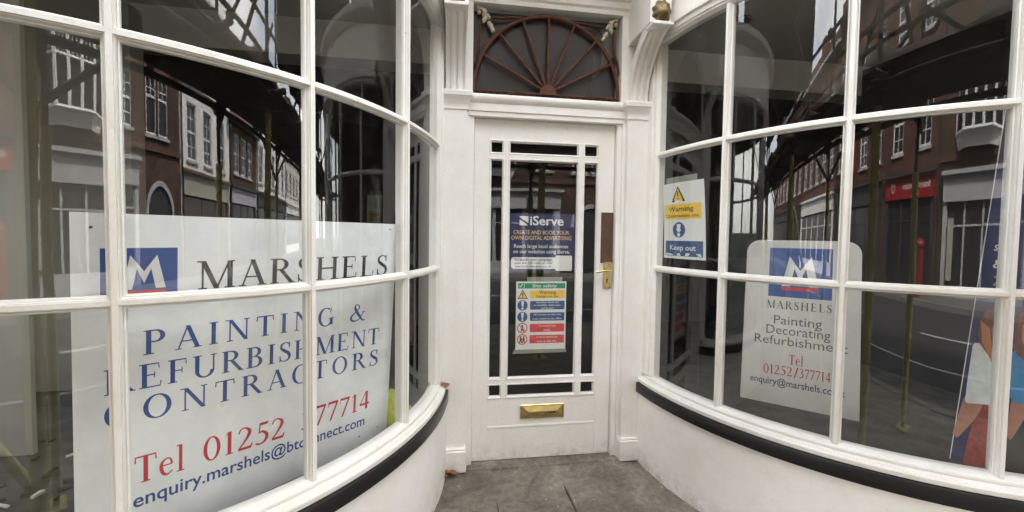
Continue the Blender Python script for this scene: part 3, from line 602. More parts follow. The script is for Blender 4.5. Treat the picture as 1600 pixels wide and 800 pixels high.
# ------------------------------------------------------------------ doorcase
dc = thing('doorcase', 'white fluted doorcase with pilasters, consoles and transom round the door', 'doorcase', (0, -.05, 0))
def extr_x(name, x0, x1, prof, m, parent):   # profile in (y, z)
    return MB().sweep([[(x, y, z) for y, z in prof] for x in (x0, x1)]).build(name, m, parent, smooth=R_(30))
for sg in (-1, 1):
    xi, xo = .466, .590
    a, b = sorted((sg * xi, sg * xo))
    MB().bbox(a, b, -.08, .02, .128, 2.03, .003).build('pilaster', 'white', dc)
    a2, b2 = sorted((sg * (xi - .012), sg * (xo + .008)))
    pb = MB().bbox(a2, b2, -.104, .02, 0.002, .128, .006).build('plinth_block', 'white', dc)
    MB().bbox(a2 + .004, b2 - .004, -.098, .02, .1285, .139, .004).build('plinth_moulding', 'white', dc)
    # capital: stepped moulding
    cx = (a + b) / 2; hw = (xo - xi) / 2
    secs = []
    for z, e in ((2.022, .000), (2.024, .006), (2.034, .006), (2.036, .003), (2.05, .005), (2.07, .014), (2.09, .026), (2.092, .030), (2.112, .031), (2.122, .026)):
        secs.append([(cx - hw - e, -.08 - e, z), (cx + hw + e, -.08 - e, z), (cx + hw + e, .02, z), (cx - hw - e, .02, z)])
    MB().sweep(secs).build('capital', 'white', dc)
    # fluted console curving forward
    wp = []; hw2 = .053; nfl = 3
    wp.append((-hw2, 0)); 
    for k in range(nfl):
        c = -hw2 + (2 * hw2) * (k + .5) / nfl; 
        wp += [(c - .0135, 0)] + [(c + .0115 * math.cos(math.pi - math.pi * q / 6), -.0085 * math.sin(math.pi * q / 6)) for q in range(7)] + [(c + .0135, 0)]
    wp += [(hw2, 0), (hw2, -.055), (-hw2, -.055)]
    secs = []; rr = .335
    for q in range(25):
        an = R_(74) * q / 24
        y0, z0 = -.082 - rr * (1 - math.cos(an)), 2.123 + rr * math.sin(an)
        nx, nzz = -math.cos(an), math.sin(an)          # outward normal (y, z)
        nx, nzz = -math.cos(an), -math.sin(an) * -1
        secs.append([(cx + w, y0 + (-math.cos(an)) * d, z0 + (-math.sin(an)) * d) for w, d in wp])
    MB().sweep(secs).build('console', 'white', dc, smooth=R_(35))
    ye, ze = -.082 - rr * (1 - math.cos(R_(74))), 2.118 + rr * math.sin(R_(74))
    MB().bbox(cx - .057, cx + .057, ye - .016, ye + .07, ze - .004, ze + .016, .004).build('console_cap', 'white', dc)
    MB().bbox(cx - .058, cx + .058, ye + .015, .02, ze + .0165, ze + .5, .004).build('console_block', 'white', dc)
    # lion mask
    vs = []; nu, nv = 32, 20
    for j in range(nv + 1):
        th = math.pi * j / nv
        for i in range(nu):
            ph = 2 * math.pi * i / nu
            dx, dz, dy = math.sin(th) * math.sin(ph), math.cos(th), -math.sin(th) * math.cos(ph)
            r = 1.0
            front = max(0, -dy)
            if front < .62: r *= 1.02 + .13 * math.sin(9 * math.atan2(dx, dz)) * (1 - front)     # mane locks
            g = lambda ax, az, w: math.exp(-(((dx - ax) / w) ** 2 + ((dz - az) / w) ** 2)) * (front > .2)
            r += .34 * g(0, -.22, .26) + .16 * g(0, .1, .16) - .20 * g(.3, .16, .13) - .20 * g(-.3, .16, .13) + .16 * g(.3, .38, .16) + .16 * g(-.3, .38, .16) + .14 * g(.2, -.3, .14) + .14 * g(-.2, -.3, .14) - .22 * g(0, -.5, .11)
            vs.append((cx + .047 * dx * r, ye + .012 + .045 * dy * r, ze + .068 + .058 * dz * r))
    fs = [(j * nu + i, j * nu + (i + 1) % nu, (j + 1) * nu + (i + 1) % nu, (j + 1) * nu + i) for j in range(nv) for i in range(nu)]
    MB().add(vs, fs).build('lion_mask', 'lion', dc, smooth=True)
    # door frame post between pilaster and leaf
    a3, b3 = sorted((sg * .4225, sg * .4655))
    MB().bbox(a3, b3, -.032, .05, .002, 2.006, .003).build('door_frame', 'white', dc)
    a4, b4 = sorted((sg * .450, sg * .4657))
    MB().bbox(a4, b4, -.047, -.0325, .002, 2.006, .004).build('frame_bead', 'white', dc)
    # fanlight side frame
    a5, b5 = sorted((sg * .434, sg * .520))
    MB().bbox(a5, b5, -.045, .05, 2.1235, 2.628, .003).build('fanlight_frame', 'white', dc)
    a6, b6 = sorted((sg * .520, sg * .64))
    MB().box(a6, b6, -.02, .05, 2.1235, 2.95).build('return_panel', 'white', dc)
    a7, b7 = sorted((sg * .5905, sg * .66))
    MB().box(a7, b7, -.018, .06, .0, 2.1225).build('return_panel', 'white', dc)
extr_x('transom', -.465, .465, [(-.03, 2.0065), (-.045, 2.0065), (-.045, 2.03), (-.052, 2.034), (-.052, 2.075), (-.058, 2.08), (-.066, 2.092), (-.07, 2.1), (-.07, 2.115), (-.066, 2.122), (.05, 2.122), (.05, 2.0065)], 'white', dc)
extr_x('head_moulding', -.52, .52, [(.05, 2.6285), (-.045, 2.6285), (-.05, 2.65), (-.062, 2.66), (-.066, 2.69), (-.082, 2.70), (-.09, 2.73), (-.09, 2.95), (.05, 2.95)], 'white', dc)
MB().box(-.66, .66, -.40, .05, 2.9505, 3.0).build('canopy_soffit', 'white', dc)
thr = MB().bbox(-.465, .465, -.075, .06, -.03, .004, .004).build('threshold', 'stone', dc)

# fanlight: pane and cast iron sunburst
fl = thing('fanlight', 'dark dusty fanlight with red brown sunburst ironwork above the door', 'fanlight', (0, 0, 2.1225))
MB().add([(-.433, .012, 2.123), (.433, .012, 2.123), (.433, .012, 2.628), (-.433, .012, 2.628)], [(0, 1, 2, 3)]).build('pane', 'fanglass', fl, fix=False)
HUB = Vector((0.0, -.012, 2.165))
def bar(name, p0, p1, w, d=.012):
    p0, p1 = Vector(p0), Vector(p1); dr = (p1 - p0).normalized(); sd_ = Vector((dr.z, 0, -dr.x)) * (w / 2); yy = Vector((0, d / 2, 0))
    q = []
    for p in (p0, p1): q.append([p + sd_ - yy, p + sd_ * .4 - yy * 1.6, p - sd_ * .4 - yy * 1.6, p - sd_ - yy, p - sd_ + yy, p + sd_ + yy])
    return MB().sweep(q).build(name, 'iron', fl)
RA = .432
for k in range(7):
    a = R_(27 + 21 * k); dirv = Vector((math.cos(a), 0, math.sin(a)))
    bar('spoke', HUB + dirv * .03, HUB + dirv * (RA - .012 + (.003 if k % 2 else 0)), .0125)
def curve_bar(name, pts, w, d=.014):
    secs = []
    for i, p in enumerate(pts):
        a, b = Vector(pts[max(0, i - 1)]), Vector(pts[min(len(pts) - 1, i + 1)]); dr = (b - a).normalized()
        sd_ = Vector((dr.z, 0, -dr.x)) * (w / 2); yy = Vector((0, d / 2, 0)); p = Vector(p)
        secs.append([p + sd_ - yy, p + sd_ * .4 - yy * 1.6, p - sd_ * .4 - yy * 1.6, p - sd_ - yy, p - sd_ + yy, p + sd_ + yy])
    return MB().sweep(secs).build(name, 'iron', fl, smooth=R_(30))
curve_bar('arch', [(HUB.x + RA * .985 * math.cos(R_(-2 + 184 * i / 48)), -.012, HUB.z + RA * math.sin(R_(-2 + 184 * i / 48))) for i in range(49)], .017, .015)
vs = [(HUB.x + .05 * math.cos(math.pi * i / 16), y, HUB.z - .012 + .058 * math.sin(math.pi * i / 16)) for y in (-.024, .0) for i in range(17)]
MB().add(vs, [tuple(range(17)), tuple(range(33, 16, -1))] + [(i, i + 1, 18 + i, 17 + i) for i in range(16)] + [(16, 0, 17, 33)]).build('hub', 'iron', fl)
for sg in (-1, 1):
    curve_bar('scroll', cat([(sg * .33, -.012, 2.565), (sg * .27, -.012, 2.566), (sg * .215, -.012, 2.574), (sg * .15, -.012, 2.578)], 5), .010)
    curve_bar('scroll', cat([(sg * .392, -.012, 2.54), (sg * .392, -.012, 2.47), (sg * .40, -.012, 2.42), (sg * .418, -.012, 2.36), (sg * .428, -.012, 2.30)], 5), .010)
    # gilt leaf ornament: cluster of small lobes from the corner to the arch
    mb = MB(); r2 = random.Random(3)
    path = [(.40, 2.605), (.388, 2.585), (.375, 2.565), (.36, 2.548), (.345, 2.53), (.332, 2.512), (.322, 2.497)]
    for i, (px, pz) in enumerate(path):
        n = 4 if 0 < i < 4 else 2
        for q in range(n):
            w = (.03 if i < 4 else .012); ox, oz = r2.uniform(-w, w), r2.uniform(-w * .5, w * .5)
            c = (sg * (px + ox * .7), -.02, pz + oz)
            R1 = r2.uniform(.009, .014)
            prof = [(R1 * math.sin(math.pi * k / 5), R1 * -math.cos(math.pi * k / 5)) for k in range(6)]
            prof[0] = (.0006, prof[0][1]); prof[-1] = (.0006, prof[-1][1])
            mb.lathe(c, prof, 7)
    mb.build('gilt_ornament', 'gilt', fl, smooth=True)
MB().box(-.433, .433, -.018, .0, 2.1235, 2.1315).build('base_strip', 'iron', fl)
MB().box(-.433, .433, -.018, .0, 2.155, 2.161).build('base_strip', 'iron', fl)
for i in range(22):
    c = (-.413 + i * .0393, -.009, 2.1433); n = 14
    secs = [[(c[0] + (.0165 + q) * math.cos(2 * math.pi * k / n), c[1] + yy, c[2] + (.0115 + q * .8) * math.sin(2 * math.pi * k / n)) for q, yy in ((.0025, -.006), (.0025, .006), (-.002, .006), (-.002, -.006))] for k in range(n + 1)]
    MB().sweep(secs, caps=False).build('loop', 'iron', fl)

# ------------------------------------------------------------------ door
dr = thing('door', 'white painted glazed door with margin panes and brass letterbox', 'door', (0, .02, 0))
GX0, GX1, GZ0, GZ1 = -.333, .326, .376, 1.889
VB = (-.234, .215); HBZ = (.476, 1.795)
Y0, Y1 = 0.0, .045
MB().box(-.42, GX0, Y0, Y1, .008, 2.003).build('stile', 'white', dr)
MB().box(GX1, .42, Y0, Y1, .008, 2.003).build('stile', 'white', dr)
MB().box(GX0 + .0003, GX1 - .0003, Y0 + .0004, Y1, GZ1, 2.003).build('top_rail', 'white', dr)
MB().box(GX0 + .0003, GX1 - .0003, Y0 + .0004, Y1, .008, GZ0).build('bottom_rail', 'white', dr)
extr_x('weather_moulding', GX0 + .006, GX1 - .002, [(.0, .196), (-.002, .197), (-.003, .200), (-.003, .207), (-.0015, .211), (0, .213)], 'white', dr)
def bead_rect(x0, x1, z0, z1):
    # moulded bead framing one pane
    mb = MB(); w = .013
    def side(p, q, nrm):
        p, q = Vector(p), Vector(q); n_ = Vector(nrm)
        d = (q - p).normalized()
        secs = []
        for e, s_ in ((p, 1), (q, -1)):
            secs.append([tuple(e + n_ * a + d * (s_ * a) + Vector((0, y, 0))) for a, y in ((0, .018), (0, -.0035), (.004, -.006), (.008, -.004), (w, .006), (w, .018))])
        mb.sweep(secs)
    side((x0, 0, z0), (x1, 0, z0), (0, 0, 1)); side((x1, 0, z0), (x1, 0, z1), (-1, 0, 0))
    side((x1, 0, z1), (x0, 0, z1), (0, 0, -1)); side((x0, 0, z1), (x0, 0, z0), (1, 0, 0))
    mb.build('glazing_bead', 'white', dr)
bw = .011
xsg = [GX0, VB[0], VB[1], GX1]; zsg = [GZ0, HBZ[0], HBZ[1], GZ1]
for vx in VB: MB().box(vx - bw, vx + bw, -.004, .04, GZ0, GZ1).build('glazing_bar', 'white', dr)
for hz in HBZ: 
    for i in range(3):
        xa = xsg[i] + (bw if i else 0); xb = xsg[i + 1] - (bw if i < 2 else 0)
        MB().box(xa, xb, -.003, .04, hz - bw, hz + bw).build('glazing_bar', 'white', dr)
for i in range(3):
    for j in range(3):
        xa = xsg[i] + (bw if i else 0); xb = xsg[i + 1] - (bw if i < 2 else 0); za = zsg[j] + (bw if j else 0); zb = zsg[j + 1] - (bw if j < 2 else 0)
        bead_rect(xa, xb, za, zb)
        MB().add([(xa, .02, za), (xb, .02, za), (xb, .02, zb), (xa, .02, zb)], [(0, 1, 2, 3)]).build('pane', 'doorglass', dr, fix=False)
# letterbox
lb = MB().bbox(-.133, .133, -.008, .002, .247, .333, .003).build('letterbox', 'brass', dr)
vs = [(-.122, -.0085, .256), (.122, -.0085, .256), (.122, -.0085, .324), (-.122, -.0085, .324), (-.085, -.019, .288), (.085, -.019, .288), (.085, -.019, .294), (-.085, -.019, .294)]
MB().add(vs, [(0, 1, 5, 4), (1, 2, 6, 5), (2, 3, 7, 6), (3, 0, 4, 7), (4, 5, 6, 7)]).build('flap', 'brass', lb)
MB().bbox(.040, .078, -.0215, -.017, .284, .292, .001).build('finger_slot', 'keyhole', lb)
MB().bbox(.345, .4195, -.006, .0, 1.180, 1.485, .0015).build('push_plate', 'bronze', dr)
lp = MB().bbox(.363, .411, -.010, .001, 1.024, 1.188, .002).build('lock_plate', 'brass', dr)
mb = MB(); mb.tube((.391, -.009, 1.136), (.391, -.052, 1.136), .009, 12)
mb.path([(.393, -.052, 1.136), (.372, -.055, 1.138), (.345, -.055, 1.136), (.318, -.052, 1.132), (.305, -.048, 1.129)], [.0095, .0085, .0075, .008, .0095], 10)
mb.build('lever_handle', 'brass', lp, smooth=R_(40))
mb = MB(); mb.tube((.387, -.0108, 1.078), (.387, -.009, 1.078), .006, 12); mb.box(.384, .390, -.0107, -.009, 1.058, 1.076); mb.build('keyhole', 'keyhole', lp)
for z in (1.032, 1.180):
    for x in (.372, .402): MB().tube((x, -.0112, z), (x, -.009, z), .0035, 8).build('screw', 'bronze', lp)

# ------------------------------------------------------------------ shop building and interior
sb = thing('shop_building', 'brick shop building above and behind the white shopfront', 'building', (0, 3, 0))
MB().box(-4.4, 4.4, -.02, .35, 2.975, 10.0).build('upper_wall', 'shopbrick', sb)
for sg in (-1, 1):
    a, b = sorted((sg * 3.32, sg * 4.4)); MB().box(a, b, -.02, .35, -.02, 2.974).build('end_pier', 'white', sb)
    MB().box(sg * 4.4 - .1, sg * 4.4 + .1, .351, 7.0, -.02, 10).build('side_wall', 'shopbrick', sb)
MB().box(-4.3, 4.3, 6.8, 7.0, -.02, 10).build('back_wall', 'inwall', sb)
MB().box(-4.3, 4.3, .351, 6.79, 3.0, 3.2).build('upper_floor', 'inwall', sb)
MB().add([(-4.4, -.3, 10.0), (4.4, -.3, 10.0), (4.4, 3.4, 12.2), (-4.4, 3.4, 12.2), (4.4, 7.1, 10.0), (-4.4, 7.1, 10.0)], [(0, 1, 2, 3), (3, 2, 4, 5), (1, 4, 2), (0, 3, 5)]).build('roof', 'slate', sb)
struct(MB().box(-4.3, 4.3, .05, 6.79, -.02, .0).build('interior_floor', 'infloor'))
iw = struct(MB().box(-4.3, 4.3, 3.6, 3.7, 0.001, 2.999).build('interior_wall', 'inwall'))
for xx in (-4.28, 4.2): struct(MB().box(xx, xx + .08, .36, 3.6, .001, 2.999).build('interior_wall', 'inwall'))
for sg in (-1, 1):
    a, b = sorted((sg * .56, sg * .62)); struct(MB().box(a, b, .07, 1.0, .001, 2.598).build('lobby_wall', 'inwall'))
    # ceiling and platform in the bow: half disc
    n = 40; pts = [arc_pt(sg, -.0 + math.pi * i / n, 1.30, 0) for i in range(n + 1)]
    def slabz(name, z0, z1, yb, m):
        poly = [(p[0], p[1]) for p in pts] + [(sg * (BX + 1.3), yb), (sg * (BX - 1.3), yb)]
        k = len(poly); vs = [(x, y, z0) for x, y in poly] + [(x, y, z1) for x, y in poly]
        return MB().add(vs, [tuple(range(k)), tuple(range(2 * k - 1, k - 1, -1))] + [(i, (i + 1) % k, k + (i + 1) % k, k + i) for i in range(k)]).build(name, m)
    struct(slabz('bow_ceiling', 2.60, 2.66, .24, 'ceil'))
    struct(slabz('display_platform', .38, .43, .30, 'platform'))
    for dx in ((1.101, 2.056) if sg > 0 else (1.5, 2.5)):
        d = tag(MB().lathe((sg * dx, -.177, 2.588), [(.030, .0), (.044, .0), (.046, .004), (.046, .0115), (.030, .0115), (.028, .006)], 20).build('downlight', 'lampmetal', smooth=R_(30)),
            ('round metal downlight in the ceiling of the %s bow, %s the door' % ('right' if sg > 0 else 'left', 'nearer' if dx < 1.8 else 'farther from')), 'downlight', 'unlit ceiling downlights')
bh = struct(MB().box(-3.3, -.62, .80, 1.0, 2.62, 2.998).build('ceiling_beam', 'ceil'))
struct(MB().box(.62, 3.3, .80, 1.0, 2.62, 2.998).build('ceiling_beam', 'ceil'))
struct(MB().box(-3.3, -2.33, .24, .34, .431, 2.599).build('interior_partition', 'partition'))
struct(MB().box(2.46, 2.52, -1.08, .30, .431, 2.599).build('interior_partition', 'inwall'))  # dark partition added to block bright street views through the right bow
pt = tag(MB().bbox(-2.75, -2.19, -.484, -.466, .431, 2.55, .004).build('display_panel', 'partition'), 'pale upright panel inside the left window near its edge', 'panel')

# ------------------------------------------------------------------ sign boards
# large board leaning against the inside of the left bow
BLc = Vector((-1.4939, -1.1488, .44)); exL = Vector((.71905, .69496, 0)); eyL = Vector((.05582, -.05696, .99681))
WL, HL = .9348, .941
sbL = thing('sign_board', 'large white painting contractors sign board leaning in the left window', 'sign', tuple(BLc))
fnL = flat_fn(BLc, exL, eyL)
mb = MB(); mb.add([fnL(a, b, d) for d in (0, -.008) for a, b in ((0, -.008), (WL, -.008), (WL, HL), (0, HL))], [(0, 1, 2, 3), (7, 6, 5, 4), (0, 4, 5, 1), (1, 5, 6, 2), (2, 6, 7, 3), (3, 7, 4, 0)])
mb.build('panel', 'board', sbL)
p = Print(fnL, sbL); d1, d2, d3 = .0005, .001, .0015
p.rect('logo_square', .05, .2035, .727, .852, 'pblue', d1)
def logoM(pr, x0, x1, y0, y1, d):
    w, h = x1 - x0, y1 - y0
    P = [(0, 0), (.10, 0), (.10, 0), (.22, 1), (.5, .55), (.78, 1), (1, 0), (.72, 0), (.66, .46), (.5, .22), (.30, .50), (.22, 0)]
    polys = [[(0, 0), (.235, 0), (.34, .60), (.20, 1.0)], [(.20, 1.0), (.34, .60), (.5, .16), (.5, .52)], [(.5, .52), (.5, .16), (.66, .60), (.80, 1.0)], [(.80, 1.0), (.66, .60), (.765, 0), (1, 0)]]
    pr.polys('logo_letter', [([(x0 + a * w, y0 + b * h) for a, b in q], i) for i, q in enumerate(polys)], 'pwhite', d)
logoM(p, .088, .178, .741, .833, d2)
p.rect('logo_underline', .097, .177, .729, .737, 'pred', d2)
p.letters('letter', 'MARSHELS', .248, .727, .898, .727, .084, 'pblack', d1, .09)
p.letters('letter', 'PAINTING &', .128, .556, .804, .547, .069, 'pblue', d1, .20)
p.letters('letter', 'REFURBISHMENT', .052, .464, .874, .434, .069, 'pblue', d1, .09)
p.letters('letter', 'CONTRACTORS', .050, .372, .874, .341, .069, 'pblue', d1, .20)
p.letters('letter', 'Tel', .110, .190, .224, .182, .079, 'pred', d1, .03)
p.letters('letter', '01252', .265, .182, .506, .170, .077, 'pred', d1, .03)
p.letters('letter', '377714', .557, .168, .842, .163, .077, 'pred', d1, .03)
p.sans('lettering', 'enquiry.marshels@btconnect.com', .109, .121, .822, .041, 'pblue', d1, h1=.093, bold=.012)
for s_, h_ in ((.035, .905), (.90, .918), (.80, .05), (.885, .06)): p.disc('screw_mark', s_, h_, .0035, 'pgrey', d1)

# smaller rounded board in the right bow
BRc = Vector((1.1003, -.2633, .44)); exR = Vector((.73741, -.67544, 0)); eyR = Vector((.12063, .13128, .98398)); WR, HR = .519, .9064
sbR = thing('sign_board', 'smaller off white decorating sign board with rounded corners in right window', 'sign', tuple(BRc))
fnR = flat_fn(BRc, exR, eyR)
pts = []
r = .07
pts = [(0, -.008), (WR, -.008)] + [(WR - r + r * math.cos(R_(90 * i / 8)), HR - r + r * math.sin(R_(90 * i / 8))) for i in range(9)] + [(r + r * math.cos(R_(90 + 90 * i / 8)), HR - r + r * math.sin(R_(90 + 90 * i / 8))) for i in range(9)]
k = len(pts)
MB().add([fnR(a, b, d) for d in (0, -.008) for a, b in pts], [tuple(range(k)), tuple(range(2 * k - 1, k - 1, -1))] + [(i, k + i, k + (i + 1) % k, (i + 1) % k) for i in range(k)]).build('panel', 'board2', sbR)
p = Print(fnR, sbR)
p.rect('logo_square', .114, .400, .583, .862, 'pblue', d1)
logoM(p, .176, .342, .645, .815, d2)
p.rect('logo_underline', .176, .342, .622, .640, 'pred', d2)
p.serif('lettering', 'MARSHELS', .110, .516, .402, .516, .044, 'pblack', d1, .20)
p.sans('lettering', 'Painting', .146, .430, .362, .048, 'pgrey', d1)
p.sans('lettering', 'Decorating', .112, .374, .398, .048, 'pgrey', d1)
p.sans('lettering', 'Refurbishment', .058, .316, .470, .048, 'pgrey', d1)
p.serif('lettering', 'Tel', .221, .216, .287, .216, .054, 'pdred', d1, .03)
p.serif('lettering', '01252', .105, .152, .240, .154, .050, 'pdred', d1, .03)
p.poly('slash', [(.246, .150), (.252, .150), (.266, .206), (.260, .206)], 'pdred', d1)
p.serif('lettering', '377714', .268, .154, .404, .157, .050, 'pdred', d1, .03)
p.sans('lettering', 'enquiry@marshels.co.uk', .045, .096, .464, .036, 'pnavy', d1, bold=.008)

# warning notice stuck inside the first pane of the right bow
wn_ = thing('warning_notice', 'white and yellow keep out warning notice on right window pane by the door', 'notice', arc_pt(1, .23, 1.322, 1.226))
RW = RG - .006
T0, T1 = .122, .338
def fnW(s, h, d):
    # s in 0..1 across the sheet, h height; bottom of sheet slides slightly right
    t = T0 + (T1 - T0) * s + (1.636 - h) * .045
    bulge = .004 * math.sin(math.pi * min(1, max(0, (1.636 - h) / .41)))
    return arc_pt(1, t, RW + d - bulge, h)
p = Print(fnW, wn_); 
def grid_rect(pr, name, s0, s1, h0, h1, m, d, nx=8, ny=6):
    return pr.polys(name, [([(s0 + (s1 - s0) * i / nx, h0 + (h1 - h0) * j / ny), (s0 + (s1 - s0) * (i + 1) / nx, h0 + (h1 - h0) * j / ny), (s0 + (s1 - s0) * (i + 1) / nx, h0 + (h1 - h0) * (j + 1) / ny), (s0 + (s1 - s0) * i / nx, h0 + (h1 - h0) * (j + 1) / ny)], 0) for i in range(nx) for j in range(ny)], m, d)
grid_rect(p, 'sheet', 0, 1, 1.226, 1.636, 'pwhite', 0)
grid_rect(p, 'yellow_band', .03, .93, 1.438, 1.520, 'pyellow', .0006, 8, 2)
grid_rect(p, 'blue_band', .05, .95, 1.240, 1.322, 'psblue', .0006, 8, 2)
p.poly('warning_triangle', [(.24, 1.533), (.58, 1.533), (.41, 1.618)], 'pblack', .0006)
p.poly('triangle_field', [(.295, 1.5405), (.525, 1.5405), (.41, 1.602)], 'pyellow', .0012)
p.poly('mark', [(.398, 1.558), (.422, 1.558), (.43, 1.588), (.39, 1.588)], 'pblack', .0018)
p.disc('mark', .41, 1.549, .018, 'pblack', .0018, ry=.005)
p.sans('lettering', 'Warning', .15, 1.481, .76, .026, 'pblack', .0012, bold=.014)
p.sans('lettering', 'Construction site', .08, 1.449, .87, .017, 'pblack', .0012, bold=.012)
p.disc('blue_disc', .41, 1.381, .155, 'psblue', .0006, ry=.042)
p.poly('mark', [(.38, 1.368), (.44, 1.368), (.46, 1.412), (.36, 1.412)], 'pwhite', .0012)
p.disc('mark', .41, 1.354, .036, 'pwhite', .0012, ry=.010)
p.sans('lettering', 'Keep out', .18, 1.272, .80, .028, 'pwhite', .0012, bold=.010)
p.polys('torn_edge', [([(.06, 1.243), (.30, 1.243), (.22, 1.252), (.08, 1.254)], 0), ([(.36, 1.243), (.46, 1.243), (.43, 1.256), (.38, 1.255)], 0), ([(.56, 1.243), (.92, 1.243), (.90, 1.256), (.58, 1.258)], 0)], 'pwhite', .0012)
grid_rect(p, 'tape', .10, .86, 1.630, 1.668, 'tape', -.0008, 6, 1)

# posters behind the door glass
def fnD(y): return lambda a, b, d: (a, y - d, b)
ps = thing('advert_poster', 'navy blue digital advertising poster behind the door glass', 'poster', (0, .024, 1.13))
p = Print(fnD(.0262), ps)
p.poly('sheet', [(-.206, 1.128), (.193, 1.134), (.199, 1.472), (-.209, 1.470)], 'pnavy', 0)
p.rect('logo_block', -.148, -.095, 1.40, 1.455, 'pwhite', .0004)
p.poly('logo_swoosh', [(-.15, 1.437), (-.128, 1.423), (-.108, 1.408), (-.094, 1.398), (-.094, 1.412), (-.110, 1.424), (-.128, 1.434), (-.15, 1.450)], 'pnavy', .0008)
p.sans('lettering', 'iServe', -.085, 1.403, .120, .053, 'pwhite', .0004, bold=.018)
p.sans('lettering', 'CREATE AND BOOK YOUR', -.184, 1.348, .155, .023, 'pgold', .0004, bold=.008)
p.sans('lettering', 'OWN DIGITAL ADVERTISING', -.196, 1.315, .170, .023, 'pgold', .0004, bold=.008)
p.sans('lettering', 'Reach large local audiences', -.180, 1.267, .150, .021, 'pwhite', .0004, bold=.008)
p.sans('lettering', 'on our websites using iServe.', -.184, 1.235, .162, .021, 'pwhite', .0004, bold=.008)
p.rect('text_panel', -.196, .085, 1.142, 1.211, 'pwhite', .0004, r=.016)
p.rect('code_panel', .074, .176, 1.126 + .004, 1.222, 'pwhite', .0007, r=.008)
p.sans('lettering', 'To launch your campaign,', -.178, 1.190, .055, .014, 'pnavy', .0009, bold=.012)
p.sans('lettering', 'scan the QR code or visit', -.174, 1.170, .052, .014, 'pnavy', .0009, bold=.012)
p.sans('lettering', 'iserve.tindlenews.co.uk', -.170, 1.150, .050, .014, 'pnavy', .0009, bold=.012)
ss = thing('safety_notice', 'white site safety notice with coloured bands behind the door glass', 'notice', (0, .024, .65))
p = Print(fnD(.0250), ss)
p.rect('tape', -.098, .118, 1.060, 1.092, 'tape', -.0003)
p.poly('tape', [(-.182, .632), (.152, .634), (.142, .672), (-.160, .672)], 'tape', -.0003)
p.rect('sheet', -.163, .144, .656, 1.066, 'pwhite', 0)
p.rect('green_band', -.152, .137, 1.024, 1.056, 'pgreen', .0004)
p.sans('lettering', 'Site safety', -.065, 1.031, .085, .019, 'pwhite', .0008, bold=.012)
p.poly('tick', [(-.146, 1.040), (-.142, 1.043), (-.138, 1.036), (-.126, 1.052), (-.122, 1.050), (-.138, 1.029)], 'pwhite', .0008)
p.rect('divider', -.116, -.113, 1.026, 1.054, 'pwhite', .0008)
bands = [(.964, 1.012, 'pyellow'), (.897, .949, 'psblue'), (.829, .879, 'psblue'), (.761, .811, 'psred'), (.693, .743, 'psred')]
txt = [['Warning', 'Dangerous site'], ['Hard hats, boots and', 'hi-visibility waistcoats', 'must be worn'], ['All visitors to this site', 'must report to site office'], ['No unauthorised', 'access'], ['Children should not', 'play on this site']]
for (za, zb, m), tx in zip(bands, txt):
    p.rect('colour_band', -.078, .135, za, zb, m, .0004, r=.006)
    n = len(tx); 
    for i, t_ in enumerate(tx):
        hh = (zb - za) / n; c = zb - hh * (i + .5)
        if m == 'pyellow': w, h = ((.052, .020), (.068, .012))[i]
        else: w, h = len(t_) * .0034, .0105
        p.sans('lettering', t_, .028 - w, c - h * .45, .028 + w, h, 'pblack' if m == 'pyellow' else 'pwhite', .0008, bold=.010)
cx = -.123
p.poly('warning_triangle', [(cx - .032, .962), (cx + .032, .962), (cx, 1.017)], 'pblack', .0004)
p.poly('triangle_field', [(cx - .024, .967), (cx + .024, .967), (cx, 1.007)], 'pyellow', .0008)
p.poly('mark', [(cx - .003, .980), (cx + .003, .980), (cx + .005, .996), (cx - .005, .996)], 'pblack', .0012)
p.rect('mark', cx - .003, cx + .003, .971, .977, 'pblack', .0012)
for zc in (.923, .854):
    p.disc('blue_disc', cx, zc, .031, 'psblue', .0004)
    p.poly('mark', [(cx - .005, zc - .009), (cx + .005, zc - .009), (cx + .009, zc + .026), (cx - .009, zc + .026)], 'pwhite', .0008)
    p.disc('mark', cx, zc - .019, .007, 'pwhite', .0008)
for zc, kind in ((.786, 0), (.718, 1)):
    p.disc('prohibition_ring', cx, zc, .032, 'psred', .0004, inner=.026)
    for q in ((0,) if kind == 0 else (-.009, .009)):
        p.polys('figure', [([(cx + q - .006, zc - .004), (cx + q + .006, zc - .004), (cx + q + .005, zc + .012), (cx + q - .005, zc + .012)], 0), ([(cx + q - .010, zc - .021), (cx + q - .004, zc - .021), (cx + q + .002, zc - .003), (cx + q - .005, zc - .003)], 1), ([(cx + q + .004, zc - .021), (cx + q + .010, zc - .021), (cx + q + .005, zc - .003), (cx + q - .002, zc - .003)], 2), ([(cx + q - .004, zc + .013), (cx + q + .004, zc + .013), (cx + q + .004, zc + .021), (cx + q - .004, zc + .021)], 3)], 'pblack', .0006)
    p.poly('slash', [(cx - .021, zc + .017), (cx - .017, zc + .021), (cx + .021, zc - .017), (cx + .017, zc - .021)], 'psred', .0012)

